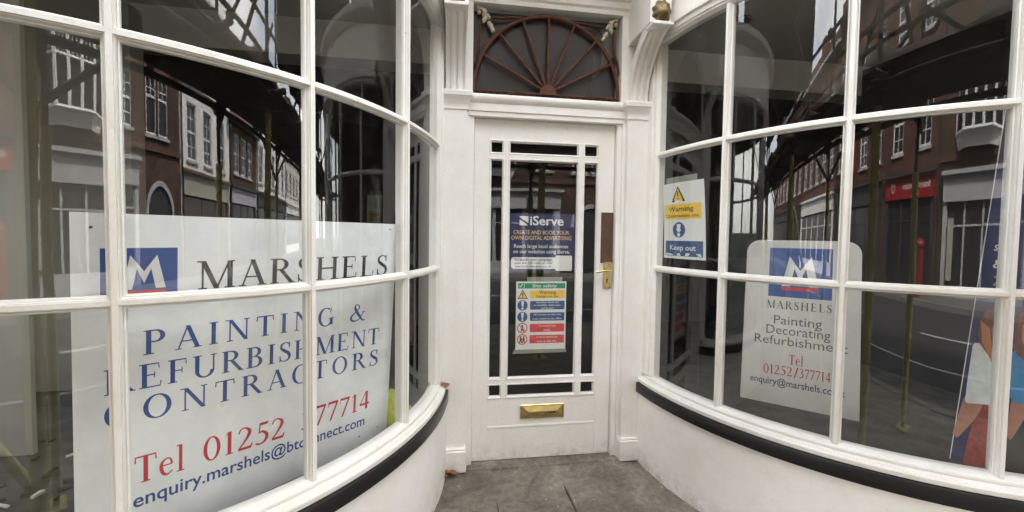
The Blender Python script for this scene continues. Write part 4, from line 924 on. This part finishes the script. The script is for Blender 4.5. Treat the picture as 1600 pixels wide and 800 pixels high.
# tall poster at the outer part of the right bow
PO = Vector((1.2437, -1.0859, .45)); pex = Vector((.9198, -.3925, 0))
po = thing('photo_poster', 'tall navy poster with printed picture of two people, far right window', 'poster', tuple(PO))
fnP = flat_fn(PO, pex, (0, 0, 1)); p = Print(fnP, po)
p.poly('sheet', [(.052, .086), (.30, .03), (.423, -.012), (.36, 1.45), (.161, 1.443)], 'pnavy', 0)
p.polys('sheet_edge', [([(.050, .086), (.053, .086), (.162, 1.443), (.159, 1.443)], 0)], 'pwhite', .0004)
p.blob('printed_dress', [(.120, .300), (.170, .330), (.196, .30), (.200, .04), (.088, .052), (.098, .15), (.116, .25)], 'dress', .0003)
p.blob('printed_arm', [(.084, .330), (.142, .330), (.133, .275), (.104, .218), (.070, .165), (.054, .180), (.066, .235)], 'skin', .0006)
p.blob('printed_shirt', [(.100, .522), (.128, .520), (.150, .495), (.162, .46), (.170, .419), (.178, .298), (.129, .300), (.086, .298), (.088, .36), (.094, .45)], 'pale', .0009)
p.blob('printed_hair', [(.116, .600), (.122, .628), (.138, .646), (.160, .652), (.185, .646), (.200, .60), (.200, .50), (.186, .44), (.160, .425), (.150, .47), (.132, .498), (.116, .525), (.112, .562)], 'hair', .0012)
p.blob('printed_face', [(.149, .575), (.156, .597), (.172, .602), (.188, .594), (.194, .55), (.187, .512), (.171, .498), (.156, .517)], 'skin', .0015)
for q in range(7): p.poly('hair_strand', [(.117 + q * .004, .60 - q * .004), (.120 + q * .004, .605 - q * .004), (.128 + q * .005, .52 - q * .012), (.126 + q * .005, .518 - q * .012)], 'porange', .0013)
p.blob('printed_fringe', [(.140, .60), (.155, .625), (.19, .62), (.196, .592), (.175, .594), (.158, .585)], 'hair', .0017)
p.blob('printed_mouth', [(.156, .527), (.168, .522), (.182, .529), (.169, .515)], 'pwhite', .0018)
for ex_ in (.158, .178): p.blob('printed_eye', [(ex_ - .005, .562), (ex_, .565), (ex_ + .005, .562), (ex_, .559)], 'pblack', .0018)
p.blob('printed_nose', [(.166, .560), (.169, .560), (.172, .541), (.163, .541)], 'porange', .0018)
p.blob('printed_legs', [(.200, .20), (.30, .22), (.32, .05), (.205, .05)], 'pblack', .0003)
p.blob('printed_shirt', [(.205, .49), (.235, .520), (.285, .522), (.310, .32), (.212, .312)], 'sky', .0009)
p.blob('printed_arm', [(.218, .345), (.268, .345), (.26, .273), (.221, .175), (.208, .200)], 'skin', .0006)
p.blob('printed_hair', [(.212, .62), (.25, .656), (.284, .62), (.286, .50), (.255, .46), (.214, .50)], 'hair', .0012)
p.blob('printed_face', [(.232, .60), (.264, .60), (.264, .535), (.248, .515), (.234, .54)], 'skin', .0015)
p.sans('lettering', 'c', .158, .970, .176, .034, 'pwhite', .0006, bold=.01)
p.sans('lettering', 'u', .154, .917, .176, .034, 'porange', .0006, bold=.01)
p.sans('lettering', 'sti', .143, .856, .172, .032, 'pwhite', .0006, italic=.2)
p.sans('lettering', '&', .142, .795, .168, .030, 'pwhite', .0006, bold=.015, italic=.15)
p.sans('lettering', '7', .143, .731, .168, .034, 'porange', .0006, bold=.015, italic=.15)

# cloth and litter inside the left bow
vs = []; nu, nv = 22, 10
for j in range(nv + 1):
    for i in range(nu):
        a = 2 * math.pi * i / nu; q = j / nv
        r = (.115 * (1 - q ** 2.2) + .004) * (1 + .22 * math.sin(5 * a + 6 * q) + .1 * math.sin(11 * a - 4 * q))
        vs.append((-.83 + r * math.cos(a), -.36 + r * 1.1 * math.sin(a), .431 + .15 * q * (1 + .12 * math.sin(3 * a))))
fs = [(j * nu + i, j * nu + (i + 1) % nu, (j + 1) * nu + (i + 1) % nu, (j + 1) * nu + i) for j in range(nv) for i in range(nu)] + [tuple(range(nv * nu, nv * nu + nu))]
tag(MB().add(vs, fs).build('folded_cloth', 'vest', smooth=True), 'crumpled yellow cloth behind the right edge of the large sign board', 'cloth')
mb = MB(); mb2 = MB()
for i in range(90):
    a, rr_ = rnd.uniform(0, 6.28), rnd.uniform(.02, .5)
    x, y = rnd.uniform(-2.6, -1.5), rnd.uniform(-1.05, -.3)
    if math.hypot(x + BX, y - BY) > 1.25: continue
    L, w = rnd.uniform(.01, .07), rnd.uniform(.004, .012)
    c, s = math.cos(a), math.sin(a)
    (mb if i % 4 else mb2).add([(x + u * c - v * s, y + u * s + v * c, .432 + h + rnd.uniform(0, .004)) for h in (0, w) for u, v in ((-L / 2, -w), (L / 2, -w * .6), (L / 2, w * .6), (-L / 2, w))], [(0, 3, 2, 1), (4, 5, 6, 7), (0, 1, 5, 4), (1, 2, 6, 5), (2, 3, 7, 6), (3, 0, 4, 7)])
o = mb.build('litter', 'debris'); o['kind'] = 'stuff'; o['label'] = 'dark splinters and rubble on the display platform'
o = mb2.build('litter', 'chip'); o['kind'] = 'stuff'; o['label'] = 'pale chips on the display platform'

# fallen leaves by the left plinth
def leaf(x, y, z, L, rot, curl, label, tilt=0):
    vs = []; n = 8
    for i in range(n + 1):
        t = i / n; w = L * .32 * math.sin(math.pi * t ** .8) * (1 + .25 * math.sin(9 * t * math.pi)) + .001
        for s in (-1, 0, 1): vs.append((L * (t - .5), s * w, curl * L * ((t - .5) ** 2 * 2 + abs(s) * .35 * math.sin(math.pi * t))))
    fs = [(3 * i + k, 3 * i + k + 1, 3 * i + 3 + k + 1, 3 * i + 3 + k) for i in range(n) for k in range(2)]
    o = MB().add(vs, fs).build('dry_leaf', 'leaf', smooth=True, fix=False)
    o.location = (x, y, z); o.rotation_euler = (tilt, R_(8), rot)
    tag(o, label, 'leaf', 'fallen dry leaves')
leaf(-.577, -.150, .012, .075, 1.3, .5, 'curled brown leaf on the paving, lowest beside left plinth block')
leaf(-.545, -.120, .014, .06, .3, .6, 'dry leaf tight against the front of left plinth block')
leaf(-.520, -.127, .012, .055, -.5, .6, 'small dry leaf right of the others at left plinth block')
leaf(-.578, -.105, .50, .055, .5, .7, 'dry leaf caught on black band beside left pilaster', R_(30))
for i in range(13):
    if i == 0: mb = MB()
    x, y, q = rnd.uniform(-.5, .6), rnd.uniform(-.6, -.08), rnd.uniform(.002, .005)
    mb.box(x, x + q, y, y + q * .7, .0005, .004)
o = mb.build('paint_flakes', 'chip'); o['kind'] = 'stuff'; o['label'] = 'tiny pale flakes on the entrance paving'

# ------------------------------------------------------------------ scaffold over the pavement
sc_ = thing('scaffold', 'tube scaffold with olive foam sleeves and board deck over the pavement', 'scaffold', (0, -2.3, 0))
SX = [.42 + 1.85 * i for i in range(-4, 5)]
YO, YI = -2.75, -1.90
for x in SX:
    for y, top, x in ((YO, 1.83, .44 + (x - .42) / 1.85 * 1.80), (YI, 2.12, .40 + (x - .42) / 1.85 * 1.88)):
        s = MB().tube((x, y, .0), (x, y, 5.6), .0242, 12).build('standard', 'steel', sc_, smooth=R_(40))
        # sleeve: slightly lumpy foam
        secs = []
        n = 14
        for k in range(19):
            z = .06 + (top - .06) * k / 18; ph = x * 3 + y; ox, oy = .006 * math.sin(z * 4 + ph), .006 * math.cos(z * 3.1 + ph)
            r = .040 * (1 + .03 * math.sin(z * 9 + ph)) * (1.05 if k in (0, 17) else 1)
            secs.append([(x + ox + r * math.cos(2 * math.pi * i / n), y + oy + r * math.sin(2 * math.pi * i / n), z) for i in range(n)])
        MB().sweep(secs).build('foam_sleeve', 'foam', s, smooth=R_(50))
        MB().bbox(x - .075, x + .075, y - .075, y + .075, .002, .012, .003).build('base_plate', 'foam', s)
X0, X1 = SX[0] - .4, SX[-1] + .4
for y in (YO, YI):
    for z in (2.22, 3.35, 4.3): MB().tube((X0, y + .05, z), (X1, y + .05, z), .0242, 10).build('ledger', 'steel', sc_, smooth=R_(40))
MB().tube((X0, YO + .05, 2.85), (X1, YO + .05, 2.85), .0242, 10).build('guard_rail', 'steel', sc_, smooth=R_(40))
for x in SX:
    for xx in (x + .06, x + .92):
        MB().tube((xx, YO - .15, 2.27), (xx, YI + .22, 2.27), .0242, 10).build('transom_tube', 'steel', sc_, smooth=R_(40))
    for y in (YO, YI):
        for z in (2.22, 3.35):
            MB().bbox(x - .045, x + .045, y - .02, y + .09, z - .045, z + .045, .012).build('coupler', 'coupler', sc_)
for i in range(0, len(SX) - 1):
    a, b = (SX[i], SX[i + 1]) if i % 2 else (SX[i + 1], SX[i])
    MB().tube((a, YO - .05, 1.92), (b, YO - .05, 2.95), .0242, 10).build('brace', 'steel', sc_, smooth=R_(40))
    MB().tube((SX[i] + .05, YO - .02, 2.1), (SX[i] + .05, YI + .1, 3.3), .0242, 10).build('brace', 'steel', sc_, smooth=R_(40))
for j in range(4):
    y = YO - .06 + j * .232
    x = X0
    while x < X1 - .3:
        L = min(3.05, X1 - x)
        MB().bbox(x, x + L - .01, y, y + .224, 2.298 + rnd.uniform(0, .006), 2.338, .004).build('deck_board', 'plank', sc_); x += L
# toe boards and a loose sheet lying along the inner edge
x = X0
while x < X1 - .3:
    L = min(3.2, X1 - x); MB().bbox(x, x + L - .02, YO - .045, YO - .006, 2.342, 2.42, .004).build('toe_board', 'plank', sc_); x += L
secs = []
for i in range(90):
    x = X0 + .2 + (X1 - X0 - .4) * i / 89
    h = .05 + .035 * math.sin(i * .9) + .025 * math.sin(i * 2.3 + 1); w = .03 * math.sin(i * 1.7)
    secs.append([(x, YI - .32 + w, 2.345), (x, YI - .22 + w, 2.36 + h), (x, YI - .10, 2.38 + h * 1.4), (x, YI + .0 + w * .5, 2.35 + h * .5), (x, YI + .02, 2.342)])
tag(MB().sweep(secs, closed=False).build('tarpaulin', 'sheet', smooth=True), 'crumpled brown tarpaulin lying along the scaffold deck', 'tarpaulin')
for xa, xb, where in ((X0, -2.25, 'left'), (2.45, X1, 'right')):
    for j in range(9):
        y = YO - .06 + j * .232; x = xa
        while x < xb - .3:
            L = min(3.05, xb - x); MB().bbox(x, x + L - .01, y, y + .224, 4.38 + rnd.uniform(0, .006), 4.42, .004).build('deck_board', 'plank', sc_); x += L  # upper deck boards added to keep sky out of the upper panes
    # netting added on the upper lift to block sky reflected in upper panes
    vs = []; nu, nv = 60, 10
    for j in range(nv + 1):
        for i in range(nu + 1):
            z = 3.22 + 2.4 * j / nv
            vs.append((xa + (xb - xa) * i / nu, YO - .06 - .03 * math.sin(i * .82) - .02 * math.sin(i * 2.1 + j * .8), z + .03 * math.sin(i * .41)))
    tag(MB().add(vs, [(j * (nu + 1) + i, j * (nu + 1) + i + 1, (j + 1) * (nu + 1) + i + 1, (j + 1) * (nu + 1) + i) for j in range(nv) for i in range(nu)]).build('sky_block_netting', 'netting', smooth=True), 'dark netting added to block the sky on the upper scaffold lift, %s of the door' % where, 'netting', 'debris netting')
for z, r_ in ((2.62, .028), (3.08, .028)):
    MB().tube((-2.3, YO - .03, z), (2.5, YO - .03, z), r_, 10).build('guard_rail', 'steel', sc_, smooth=R_(40))
for xa, xb in ((.30, 1.30), (1.35, 2.25), (-.9, -.05)):
    MB().tube((xa, YO - .09, 2.5), (xb, YO - .09, 3.6), .026, 10).build('brace', 'steel', sc_, smooth=R_(40))
    MB().bbox((xa + xb) / 2 - .05, (xa + xb) / 2 + .05, YO - .13, YO - .05, 3.0, 3.1, .012).build('coupler', 'coupler', sc_)
# low sleeved raking tube
MB().tube((-1.52, YO - .07, .10), (-3.15, YO - .07, 1.75), .038, 12).build('raking_tube', 'foam', sc_, smooth=R_(40))

# ------------------------------------------------------------------ houses across the street
FY = -12.0
def wall_holes(name, x0, x1, z0, z1, holes, m, parent, y=FY, depth=.16):
    xs = sorted({x0, x1} | {h[0] for h in holes} | {h[1] for h in holes}); zs = sorted({z0, z1} | {h[2] for h in holes} | {h[3] for h in holes})
    mb = MB()
    for i in range(len(xs) - 1):
        for j in range(len(zs) - 1):
            cx, cz = (xs[i] + xs[i + 1]) / 2, (zs[j] + zs[j + 1]) / 2
            if any(h[0] < cx < h[1] and h[2] < cz < h[3] for h in holes): continue
            mb.add([(xs[i], y, zs[j]), (xs[i + 1], y, zs[j]), (xs[i + 1], y, zs[j + 1]), (xs[i], y, zs[j + 1])], [(0, 1, 2, 3)])
    for a, b, c, d in holes:
        mb.add([(a, y, c), (b, y, c), (b, y, d), (a, y, d), (a, y - depth, c), (b, y - depth, c), (b, y - depth, d), (a, y - depth, d)], [(0, 1, 5, 4), (1, 2, 6, 5), (2, 3, 7, 6), (3, 0, 4, 7)])
    # sides, back and top so the house is solid
    mb.add([(x0, y, z0), (x0, y, z1), (x0, y - 8, z1), (x0, y - 8, z0)], [(0, 1, 2, 3)])
    mb.add([(x1, y, z0), (x1, y, z1), (x1, y - 8, z1), (x1, y - 8, z0)], [(0, 1, 2, 3)])
    mb.add([(x0, y - 8, z0), (x1, y - 8, z0), (x1, y - 8, z1), (x0, y - 8, z1)], [(0, 1, 2, 3)])
    return mb.build(name, m, parent, fix=False)
def sash(x0, x1, z0, z1, nx, nz, parent, y=FY, m='sash', topbars=None, sill=True, lm='brickD'):
    yb = y - .10; mb = MB(); f = .07
    mb.box(x0, x0 + f, yb - .05, yb + .03, z0, z1); mb.box(x1 - f, x1, yb - .05, yb + .03, z0, z1)
    mb.box(x0 + f, x1 - f, yb - .05, yb + .03, z0, z0 + f); mb.box(x0 + f, x1 - f, yb - .05, yb + .03, z1 - f, z1)
    zm = (z0 + z1) / 2 if topbars is None else z0 + (z1 - z0) * .62
    mb.box(x0 + f, x1 - f, yb - .04, yb + .02, zm - .03, zm + .03)
    for i in range(1, nx): xx = x0 + (x1 - x0) * i / nx; mb.box(xx - .016, xx + .016, yb - .03, yb + .012, (z0 if topbars is None else zm) + f * .6, z1 - f)
    for j in range(1, nz):
        zz = z0 + (z1 - z0) * j / nz
        if abs(zz - zm) > .08 and (topbars is None or zz > zm): mb.box(x0 + f, x1 - f, yb - .03, yb + .010, zz - .014, zz + .014)
    w = mb.build('window', m, parent)
    MB().add([(x0 + .02, yb - .02, z0 + .02), (x1 - .02, yb - .02, z0 + .02), (x1 - .02, yb - .02, z1 - .02), (x0 + .02, yb - .02, z1 - .02)], [(0, 1, 2, 3)]).build('pane', 'farglass', w, fix=False)
    MB().add([(x0 - .03, y + .012, z1), (x1 + .03, y + .012, z1), (x1 + .14, y + .012, z1 + .26), (x0 - .14, y + .012, z1 + .26)], [(0, 1, 2, 3)]).build('lintel', lm, w, fix=False)
    if sill: MB().box(x0 - .08, x1 + .08, y - .10, y + .07, z0 - .09, z0 - .005).build('sill', 'portland' if m == 'sash' else m, w)
    return w
def shopfront(parent, x0, x1, ztop, m, nwin, door_at=None, stall=.5, fas=None, fm=None, y=FY):
    mb = MB()
    mb.box(x0, x0 + .22, y, y + .10, 0, ztop); mb.box(x1 - .22, x1, y, y + .10, 0, ztop)
    mb.box(x0 + .22, x1 - .22, y, y + .06, 0, stall)
    mb.build('shopfront', m, parent)
    w = (x1 - x0 - .44) / nwin
    for i in range(nwin):
        a = x0 + .22 + w * i; b = a + w
        isd = door_at == i
        z0 = .05 if isd else stall
        pn = MB().add([(a + .05, y + .02, z0), (b - .05, y + .02, z0), (b - .05, y + .02, ztop - .03), (a + .05, y + .02, ztop - .03)], [(0, 1, 2, 3)]).build('shop_door' if isd else 'shop_window', 'shopglass', parent, fix=False)
        mb = MB(); mb.box(a, a + .06, y, y + .05, z0, ztop); mb.box(b - .06, b, y, y + .05, z0, ztop); mb.box(a + .06, b - .06, y, y + .05, ztop - .55, ztop - .50)
        mb.build('mullion', m, pn)
    f = MB().box(x0, x1, y, y + .16, fas[0], fas[1]).build('fascia', fm or m, parent)
    MB().box(x0 - .08, x1 + .08, y, y + .30, fas[1] + .002, fas[1] + .10).build('fascia_cornice', m, parent)
    return f
def far_print(root, y): return Print(lambda a, b, d: (a, y + d, b), root)
def far_sans(root, text, xa, xb, z, cap, m, y, bold=.01):
    # the houses face +y, so the writing runs towards -x
    vs, fs, w, c = sans_geo(text, bold); k = (xb - xa) / w; kc = cap / c
    mb = MB(); mb.add([(xb - a * k, y, z + b * kc) for a, b in vs], fs); return mb.build('lettering', m, root, fix=False)
def house(name, label, x0, x1, H, wm, wins, sf, roof=None, parapet=True, quoin=None, grp='houses across the street'):
    h = thing(name, label, 'house', ((x0 + x1) / 2, FY, 0), grp)
    holes = [w[:4] for w in wins]
    zb = sf[1] if sf else 0
    wall_holes('wall', x0, x1, 0, H, holes + ([(sf[2], sf[3], .02, sf[1] - .02)] if sf else []), wm, h)
    mb = MB(); mb.tube((x0 + .14, FY + .07, .1), (x0 + .14, FY + .07, H - .1), .045, 8); mb.box(x0 + .05, x0 + .23, FY + .01, FY + .13, H - .3, H - .1)
    mb.build('drainpipe', 'fdark', h)
    MB().tube((x0, FY + .36, H - .03), (x1, FY + .36, H - .03), .06, 8).build('gutter', 'fdark', h)
    for w in wins: sash(w[0], w[1], w[2], w[3], w[4], w[5], h, topbars=(1 if len(w) > 6 else None), lm=('brickD' if wm.startswith('brick') else wm))
    if parapet:
        MB().box(x0 - .02, x1 + .02, FY - .3, FY + .28, H, H + .18).build('cornice', 'portland', h)
        MB().box(x0, x1, FY - .25, FY + .05, H + .181, H + .7).build('parapet', wm, h)
    if roof:
        e, rh, mm = roof
        MB().add([(x0 - .1, FY + e, H + .02), (x1 + .1, FY + e, H + .02), (x1 + .1, FY - 4, H + rh), (x0 - .1, FY - 4, H + rh), (x1 + .1, FY - 8.2, H + .02), (x0 - .1, FY - 8.2, H + .02)], [(0, 1, 2, 3), (3, 2, 4, 5), (1, 4, 2), (0, 3, 5)]).build('roof', mm, h)
        ch = MB().box(x1 - 1.2, x1 - .4, FY - 4.4, FY - 3.6, H + rh - .8, H + rh + 1.0).build('chimney', 'brickC', h)
    return h
# opposite: brown brick with oriel window and pale stone shopfront
h = house('brick_house', 'tall brown brick house with white oriel window and pale stone shopfront', -1.95, 5.95, 11.2, 'brickA',
    [(3.75, 4.4, 3.7, 5.25, 2, 4, 1), (4.5, 5.15, 3.7, 5.25, 2, 4, 1), (-1.0, -.1, 6.9, 8.3, 2, 4), (.35, 1.25, 6.9, 8.3, 2, 4), (1.7, 2.6, 6.9, 8.3, 2, 4), (3.9, 4.9, 6.9, 8.3, 2, 4), (2.3, 3.0, 3.75, 5.1, 2, 4)], (0, 3.0, -1.55, 3.3), roof=(.3, 3.0, 'roof'))
MB().box(-1.95, 5.95, FY + .002, FY + .10, 5.55, 5.75).build('string_course', 'portland', h)
MB().box(-1.95, 5.95, FY + .002, FY + .08, 3.28, 3.42).build('string_course', 'brickC', h)
# oriel
mb = MB(); pl = [(-.95, FY), (-.45, FY + .55), (1.15, FY + .55), (1.65, FY)]
mb.add([(x, y, z) for z in (3.45, 3.75) for x, y in [(-.8, FY), (-.35, FY + .4), (1.05, FY + .4), (1.5, FY)]][:4] + [(x, y, 3.75) for x, y in pl], [(0, 1, 5, 4), (1, 2, 6, 5), (2, 3, 7, 6)])
mb.add([(x, y, 5.3) for x, y in pl] + [(x, y, 5.55) for x, y in [(-1.0, FY), (-.5, FY + .62), (1.2, FY + .62), (1.7, FY)]], [(0, 1, 5, 4), (1, 2, 6, 5), (2, 3, 7, 6), (4, 5, 6, 7)])
mb.build('oriel_base', 'sash', h)
def lerp(a, b, t): return (a[0] + (b[0] - a[0]) * t, a[1] + (b[1] - a[1]) * t)
for k, nn in ((0, 1), (1, 3), (2, 1)):
    A, B = pl[k], pl[k + 1]
    for q in range(nn):
        p0, p1 = lerp(A, B, q / nn), lerp(A, B, (q + 1) / nn)
        mb = MB()
        for s in (0, 1): 
            c = lerp(p0, p1, .06 if s == 0 else .94); mb.tube((c[0], c[1], 3.75), (c[0], c[1], 5.3), .045, 6)
        for z, r_ in ((3.78, .05), (4.75, .035), (5.26, .05), (5.0, .014)): mb.tube((p0[0], p0[1], z), (p1[0], p1[1], z), r_, 6)
        for s in (.35, .65): c = lerp(p0, p1, s); mb.tube((c[0], c[1], 4.75), (c[0], c[1], 5.28), .014, 5)
        w = mb.build('window', 'sash', h)
        ii = -.03
        MB().add([(p0[0], p0[1] + ii, 3.76), (p1[0], p1[1] + ii, 3.76), (p1[0], p1[1] + ii, 5.3), (p0[0], p0[1] + ii, 5.3)], [(0, 1, 2, 3)]).build('pane', 'farglass', w, fix=False)
shopfront(h, -1.55, 3.3, 2.35, 'portland', 4, 2, .45, (2.36, 2.95))
MB().box(-1.2, -.85, FY + .14, FY + .16, .55, 2.0).build('window_display', 'fcream', h)
# arched doorway
mb = MB(); n = 16
for i in range(n):
    a, b = math.pi * i / n, math.pi * (i + 1) / n
    mb.add([(4.55 + r * math.cos(t), FY + yy, 1.7 + r * math.sin(t)) for yy in (.02, .10) for r, t in ((.72, a), (.86, a), (.86, b), (.72, b))], [(0, 1, 2, 3), (4, 5, 6, 7), (0, 4, 5, 1), (2, 6, 7, 3), (0, 3, 7, 4), (1, 5, 6, 2)])
mb.build('door_arch', 'portland', h)
MB().add([(4.55 - .72, FY + .025, .02), (4.55 + .72, FY + .025, .02)] + [(4.55 + .72 * math.cos(math.pi * i / 16), FY + .025, 1.7 + .72 * math.sin(math.pi * i / 16)) for i in range(17)], [tuple(range(19))]).build('door', 'fdark', h, fix=False)
# red shop to the left of it
h = house('brick_house', 'red brick house with red charity shop fascia across the street', -5.75, -1.95, 9.4, 'brickB',
    [(-5.2, -4.4, 3.75, 5.3, 2, 4), (-3.3, -2.5, 3.75, 5.3, 2, 4), (-5.2, -4.4, 6.5, 7.8, 2, 4), (-3.3, -2.5, 6.5, 7.8, 2, 4)], (0, 3.1, -5.6, -2.1), roof=(.3, 2.4, 'slate'))
f = shopfront(h, -5.6, -2.1, 2.5, 'fdark', 3, 1, .4, (2.52, 3.1), 'fred')
far_sans(f, 'British Heart Foundation', -4.25, -2.35, 2.76, .17, 'pwhite', FY + .165)
p_ = []
for i in range(25):
    t = math.pi * 2 * i / 24; hx = .16 * math.sin(t) ** 3; hz = .010 * (13 * math.cos(t) - 5 * math.cos(2 * t) - 2 * math.cos(3 * t) - math.cos(4 * t)); p_.append((hx, hz))
mb = MB()
for i in range(24):
    a, b = p_[i], p_[i + 1]
    mb.add([(-4.95 + a[0], FY + .166, 2.82 + a[1]), (-4.95 + b[0], FY + .166, 2.82 + b[1]), (-4.95 + b[0] * .72, FY + .166, 2.82 + b[1] * .72), (-4.95 + a[0] * .72, FY + .166, 2.82 + a[1] * .72)], [(0, 1, 2, 3)])
mb.build('heart_emblem', 'pwhite', f, fix=False)
# white stucco house
h = house('stucco_house', 'white stucco three storey house with cream shop sign', 5.95, 10.6, 8.2, 'render',
    [(6.55, 7.3, 3.35, 5.0, 2, 4), (7.95, 8.7, 3.35, 5.0, 2, 4), (9.3, 10.05, 3.35, 5.0, 2, 4), (6.6, 7.25, 6.1, 7.2, 2, 4), (8.0, 8.65, 6.1, 7.2, 2, 4), (9.35, 10.0, 6.1, 7.2, 2, 4)], (0, 3.0, 6.1, 10.4), roof=None)
shopfront(h, 6.1, 10.4, 2.3, 'fbrown', 3, 1, .5, (2.32, 2.95), 'fcream')
MB().box(5.95, 10.6, FY + .002, FY + .12, 5.5, 5.62).build('string_course', 'render', h)
# brick cottage with tiled roof
h = house('brick_house', 'low brick house with steep tiled roof and lilac shop fascia', 10.6, 14.8, 5.3, 'brickA',
    [(11.2, 11.95, 3.5, 4.95, 2, 4), (12.2, 12.95, 3.5, 4.95, 2, 4), (13.2, 13.95, 3.5, 4.95, 2, 4)], (0, 3.0, 10.8, 14.6), roof=(.35, 3.6, 'roof'), parapet=False)
shopfront(h, 10.8, 14.6, 2.35, 'fdark', 3, 1, .5, (2.37, 2.95), 'flilac')
def row(x0, x1, n, z0, z1, w=.8):
    p = (x1 - x0) / n; return [(x0 + p * (i + .5) - w / 2, x0 + p * (i + .5) + w / 2, z0, z1, 2, 4) for i in range(n)]
h = house('stucco_house', 'tall white stucco house with many sash windows down the street', 14.8, 22.5, 8.9, 'render', row(14.9, 22.4, 5, 3.5, 5.2) + row(14.9, 22.4, 5, 6.2, 7.5), (0, 3.0, 15.0, 22.3))
shopfront(h, 15.0, 22.3, 2.4, 'fdark', 5, 2, .5, (2.42, 3.0))
h = house('stucco_house', 'cream stucco house with slate roof farther down the street', 22.5, 30.5, 7.4, 'cream', row(22.6, 30.4, 5, 3.6, 5.1) + row(22.6, 30.4, 5, 5.7, 6.8), (0, 3.0, 22.8, 30.2), roof=(.3, 2.6, 'slate'), parapet=False)
shopfront(h, 22.8, 30.2, 2.4, 'sash', 5, 2, .5, (2.42, 3.0))
h = house('brick_house', 'brown brick house at the far right end of the street', 30.5, 44, 6.6, 'brickA', row(30.6, 43.9, 7, 3.4, 4.9), None, roof=(.3, 2.8, 'roof'), parapet=False)
h = house('brick_house', 'red brick house with crimson banner across the street', -11.6, -5.75, 9.0, 'brickB', row(-11.5, -5.9, 4, 3.7, 5.3) + row(-11.5, -5.9, 4, 6.2, 7.5), (0, 3.1, -11.4, -6.0), roof=(.3, 2.4, 'roof'))
shopfront(h, -11.4, -6.0, 2.5, 'fdark', 4, 1, .5, (2.52, 3.1))
MB().box(-8.95, -8.87, FY + .1, FY + .75, 3.6, 6.0).build('banner', 'banner', h)
h = house('brick_house', 'dark brick house with white shopfront beyond the banner', -19.0, -11.6, 8.4, 'brickC', row(-18.9, -11.7, 5, 3.7, 5.2) + row(-18.9, -11.7, 5, 6.0, 7.2), (0, 3.0, -18.8, -11.8), roof=(.3, 2.4, 'slate'))
shopfront(h, -18.8, -11.8, 2.4, 'sash', 5, 2, .5, (2.42, 3.0))
h = house('brick_house', 'long red brick house with white windows at far left end', -32.0, -19.0, 8.8, 'brickB', row(-31.9, -19.1, 8, 3.7, 5.2) + row(-31.9, -19.1, 8, 6.1, 7.4), (0, 3.0, -31.8, -19.2), roof=(.3, 2.4, 'slate'))
shopfront(h, -31.8, -19.2, 2.4, 'fdark', 8, 3, .5, (2.42, 3.0))
# pillar box on the far pavement
pbx = thing('pillar_box', 'red pillar post box on the far pavement before the red shop', 'post box', (-2.5, -10.8, 0))
MB().lathe((-2.5, -10.8, 0), [(.24, 0), (.24, .12), (.215, .14), (.215, 1.28), (.235, 1.30), (.245, 1.36), (.235, 1.40), (.20, 1.45), (.12, 1.50), (.002, 1.52)], 24).build('body', 'postbox', pbx, smooth=R_(40))
MB().box(-2.61, -2.39, -10.60, -10.578, 1.14, 1.19).build('posting_slot', 'fdark', pbx)
# unseen neighbours on this side of the street, added to block sky light
for xa, xb, m, lab in ((4.55, 14.0, 'render', 'plain white house added on the right of the shop to block sky light'), (-14.0, -4.55, 'brickA', 'plain brown brick house added on the left of the shop to block sky light')):
    t = thing('added_neighbour_house', lab, 'house', ((xa + xb) / 2, 3, 0))
    MB().box(xa, xb, -.02, 7, -.02, 9.2).build('wall', m, t)
    MB().box(xa, xb, -.3, .05, 9.2, 9.5).build('cornice', 'portland', t)
    for i in range(4):
        xx = xa + (xb - xa) * (i + .5) / 4
        for z0 in (3.6, 6.3):
            w = MB(); w.box(xx - .5, xx + .5, -.06, -.021, z0, z0 + 1.7); w = w.build('window', 'sash', t)
            MB().box(xx - .42, xx + .42, -.07, -.061, z0 + .08, z0 + 1.62).build('pane', 'farglass', w)
        w = MB().box(xx - .95, xx + .95, -.05, -.021, .5, 2.5).build('shop_window', 'shopglass', t)
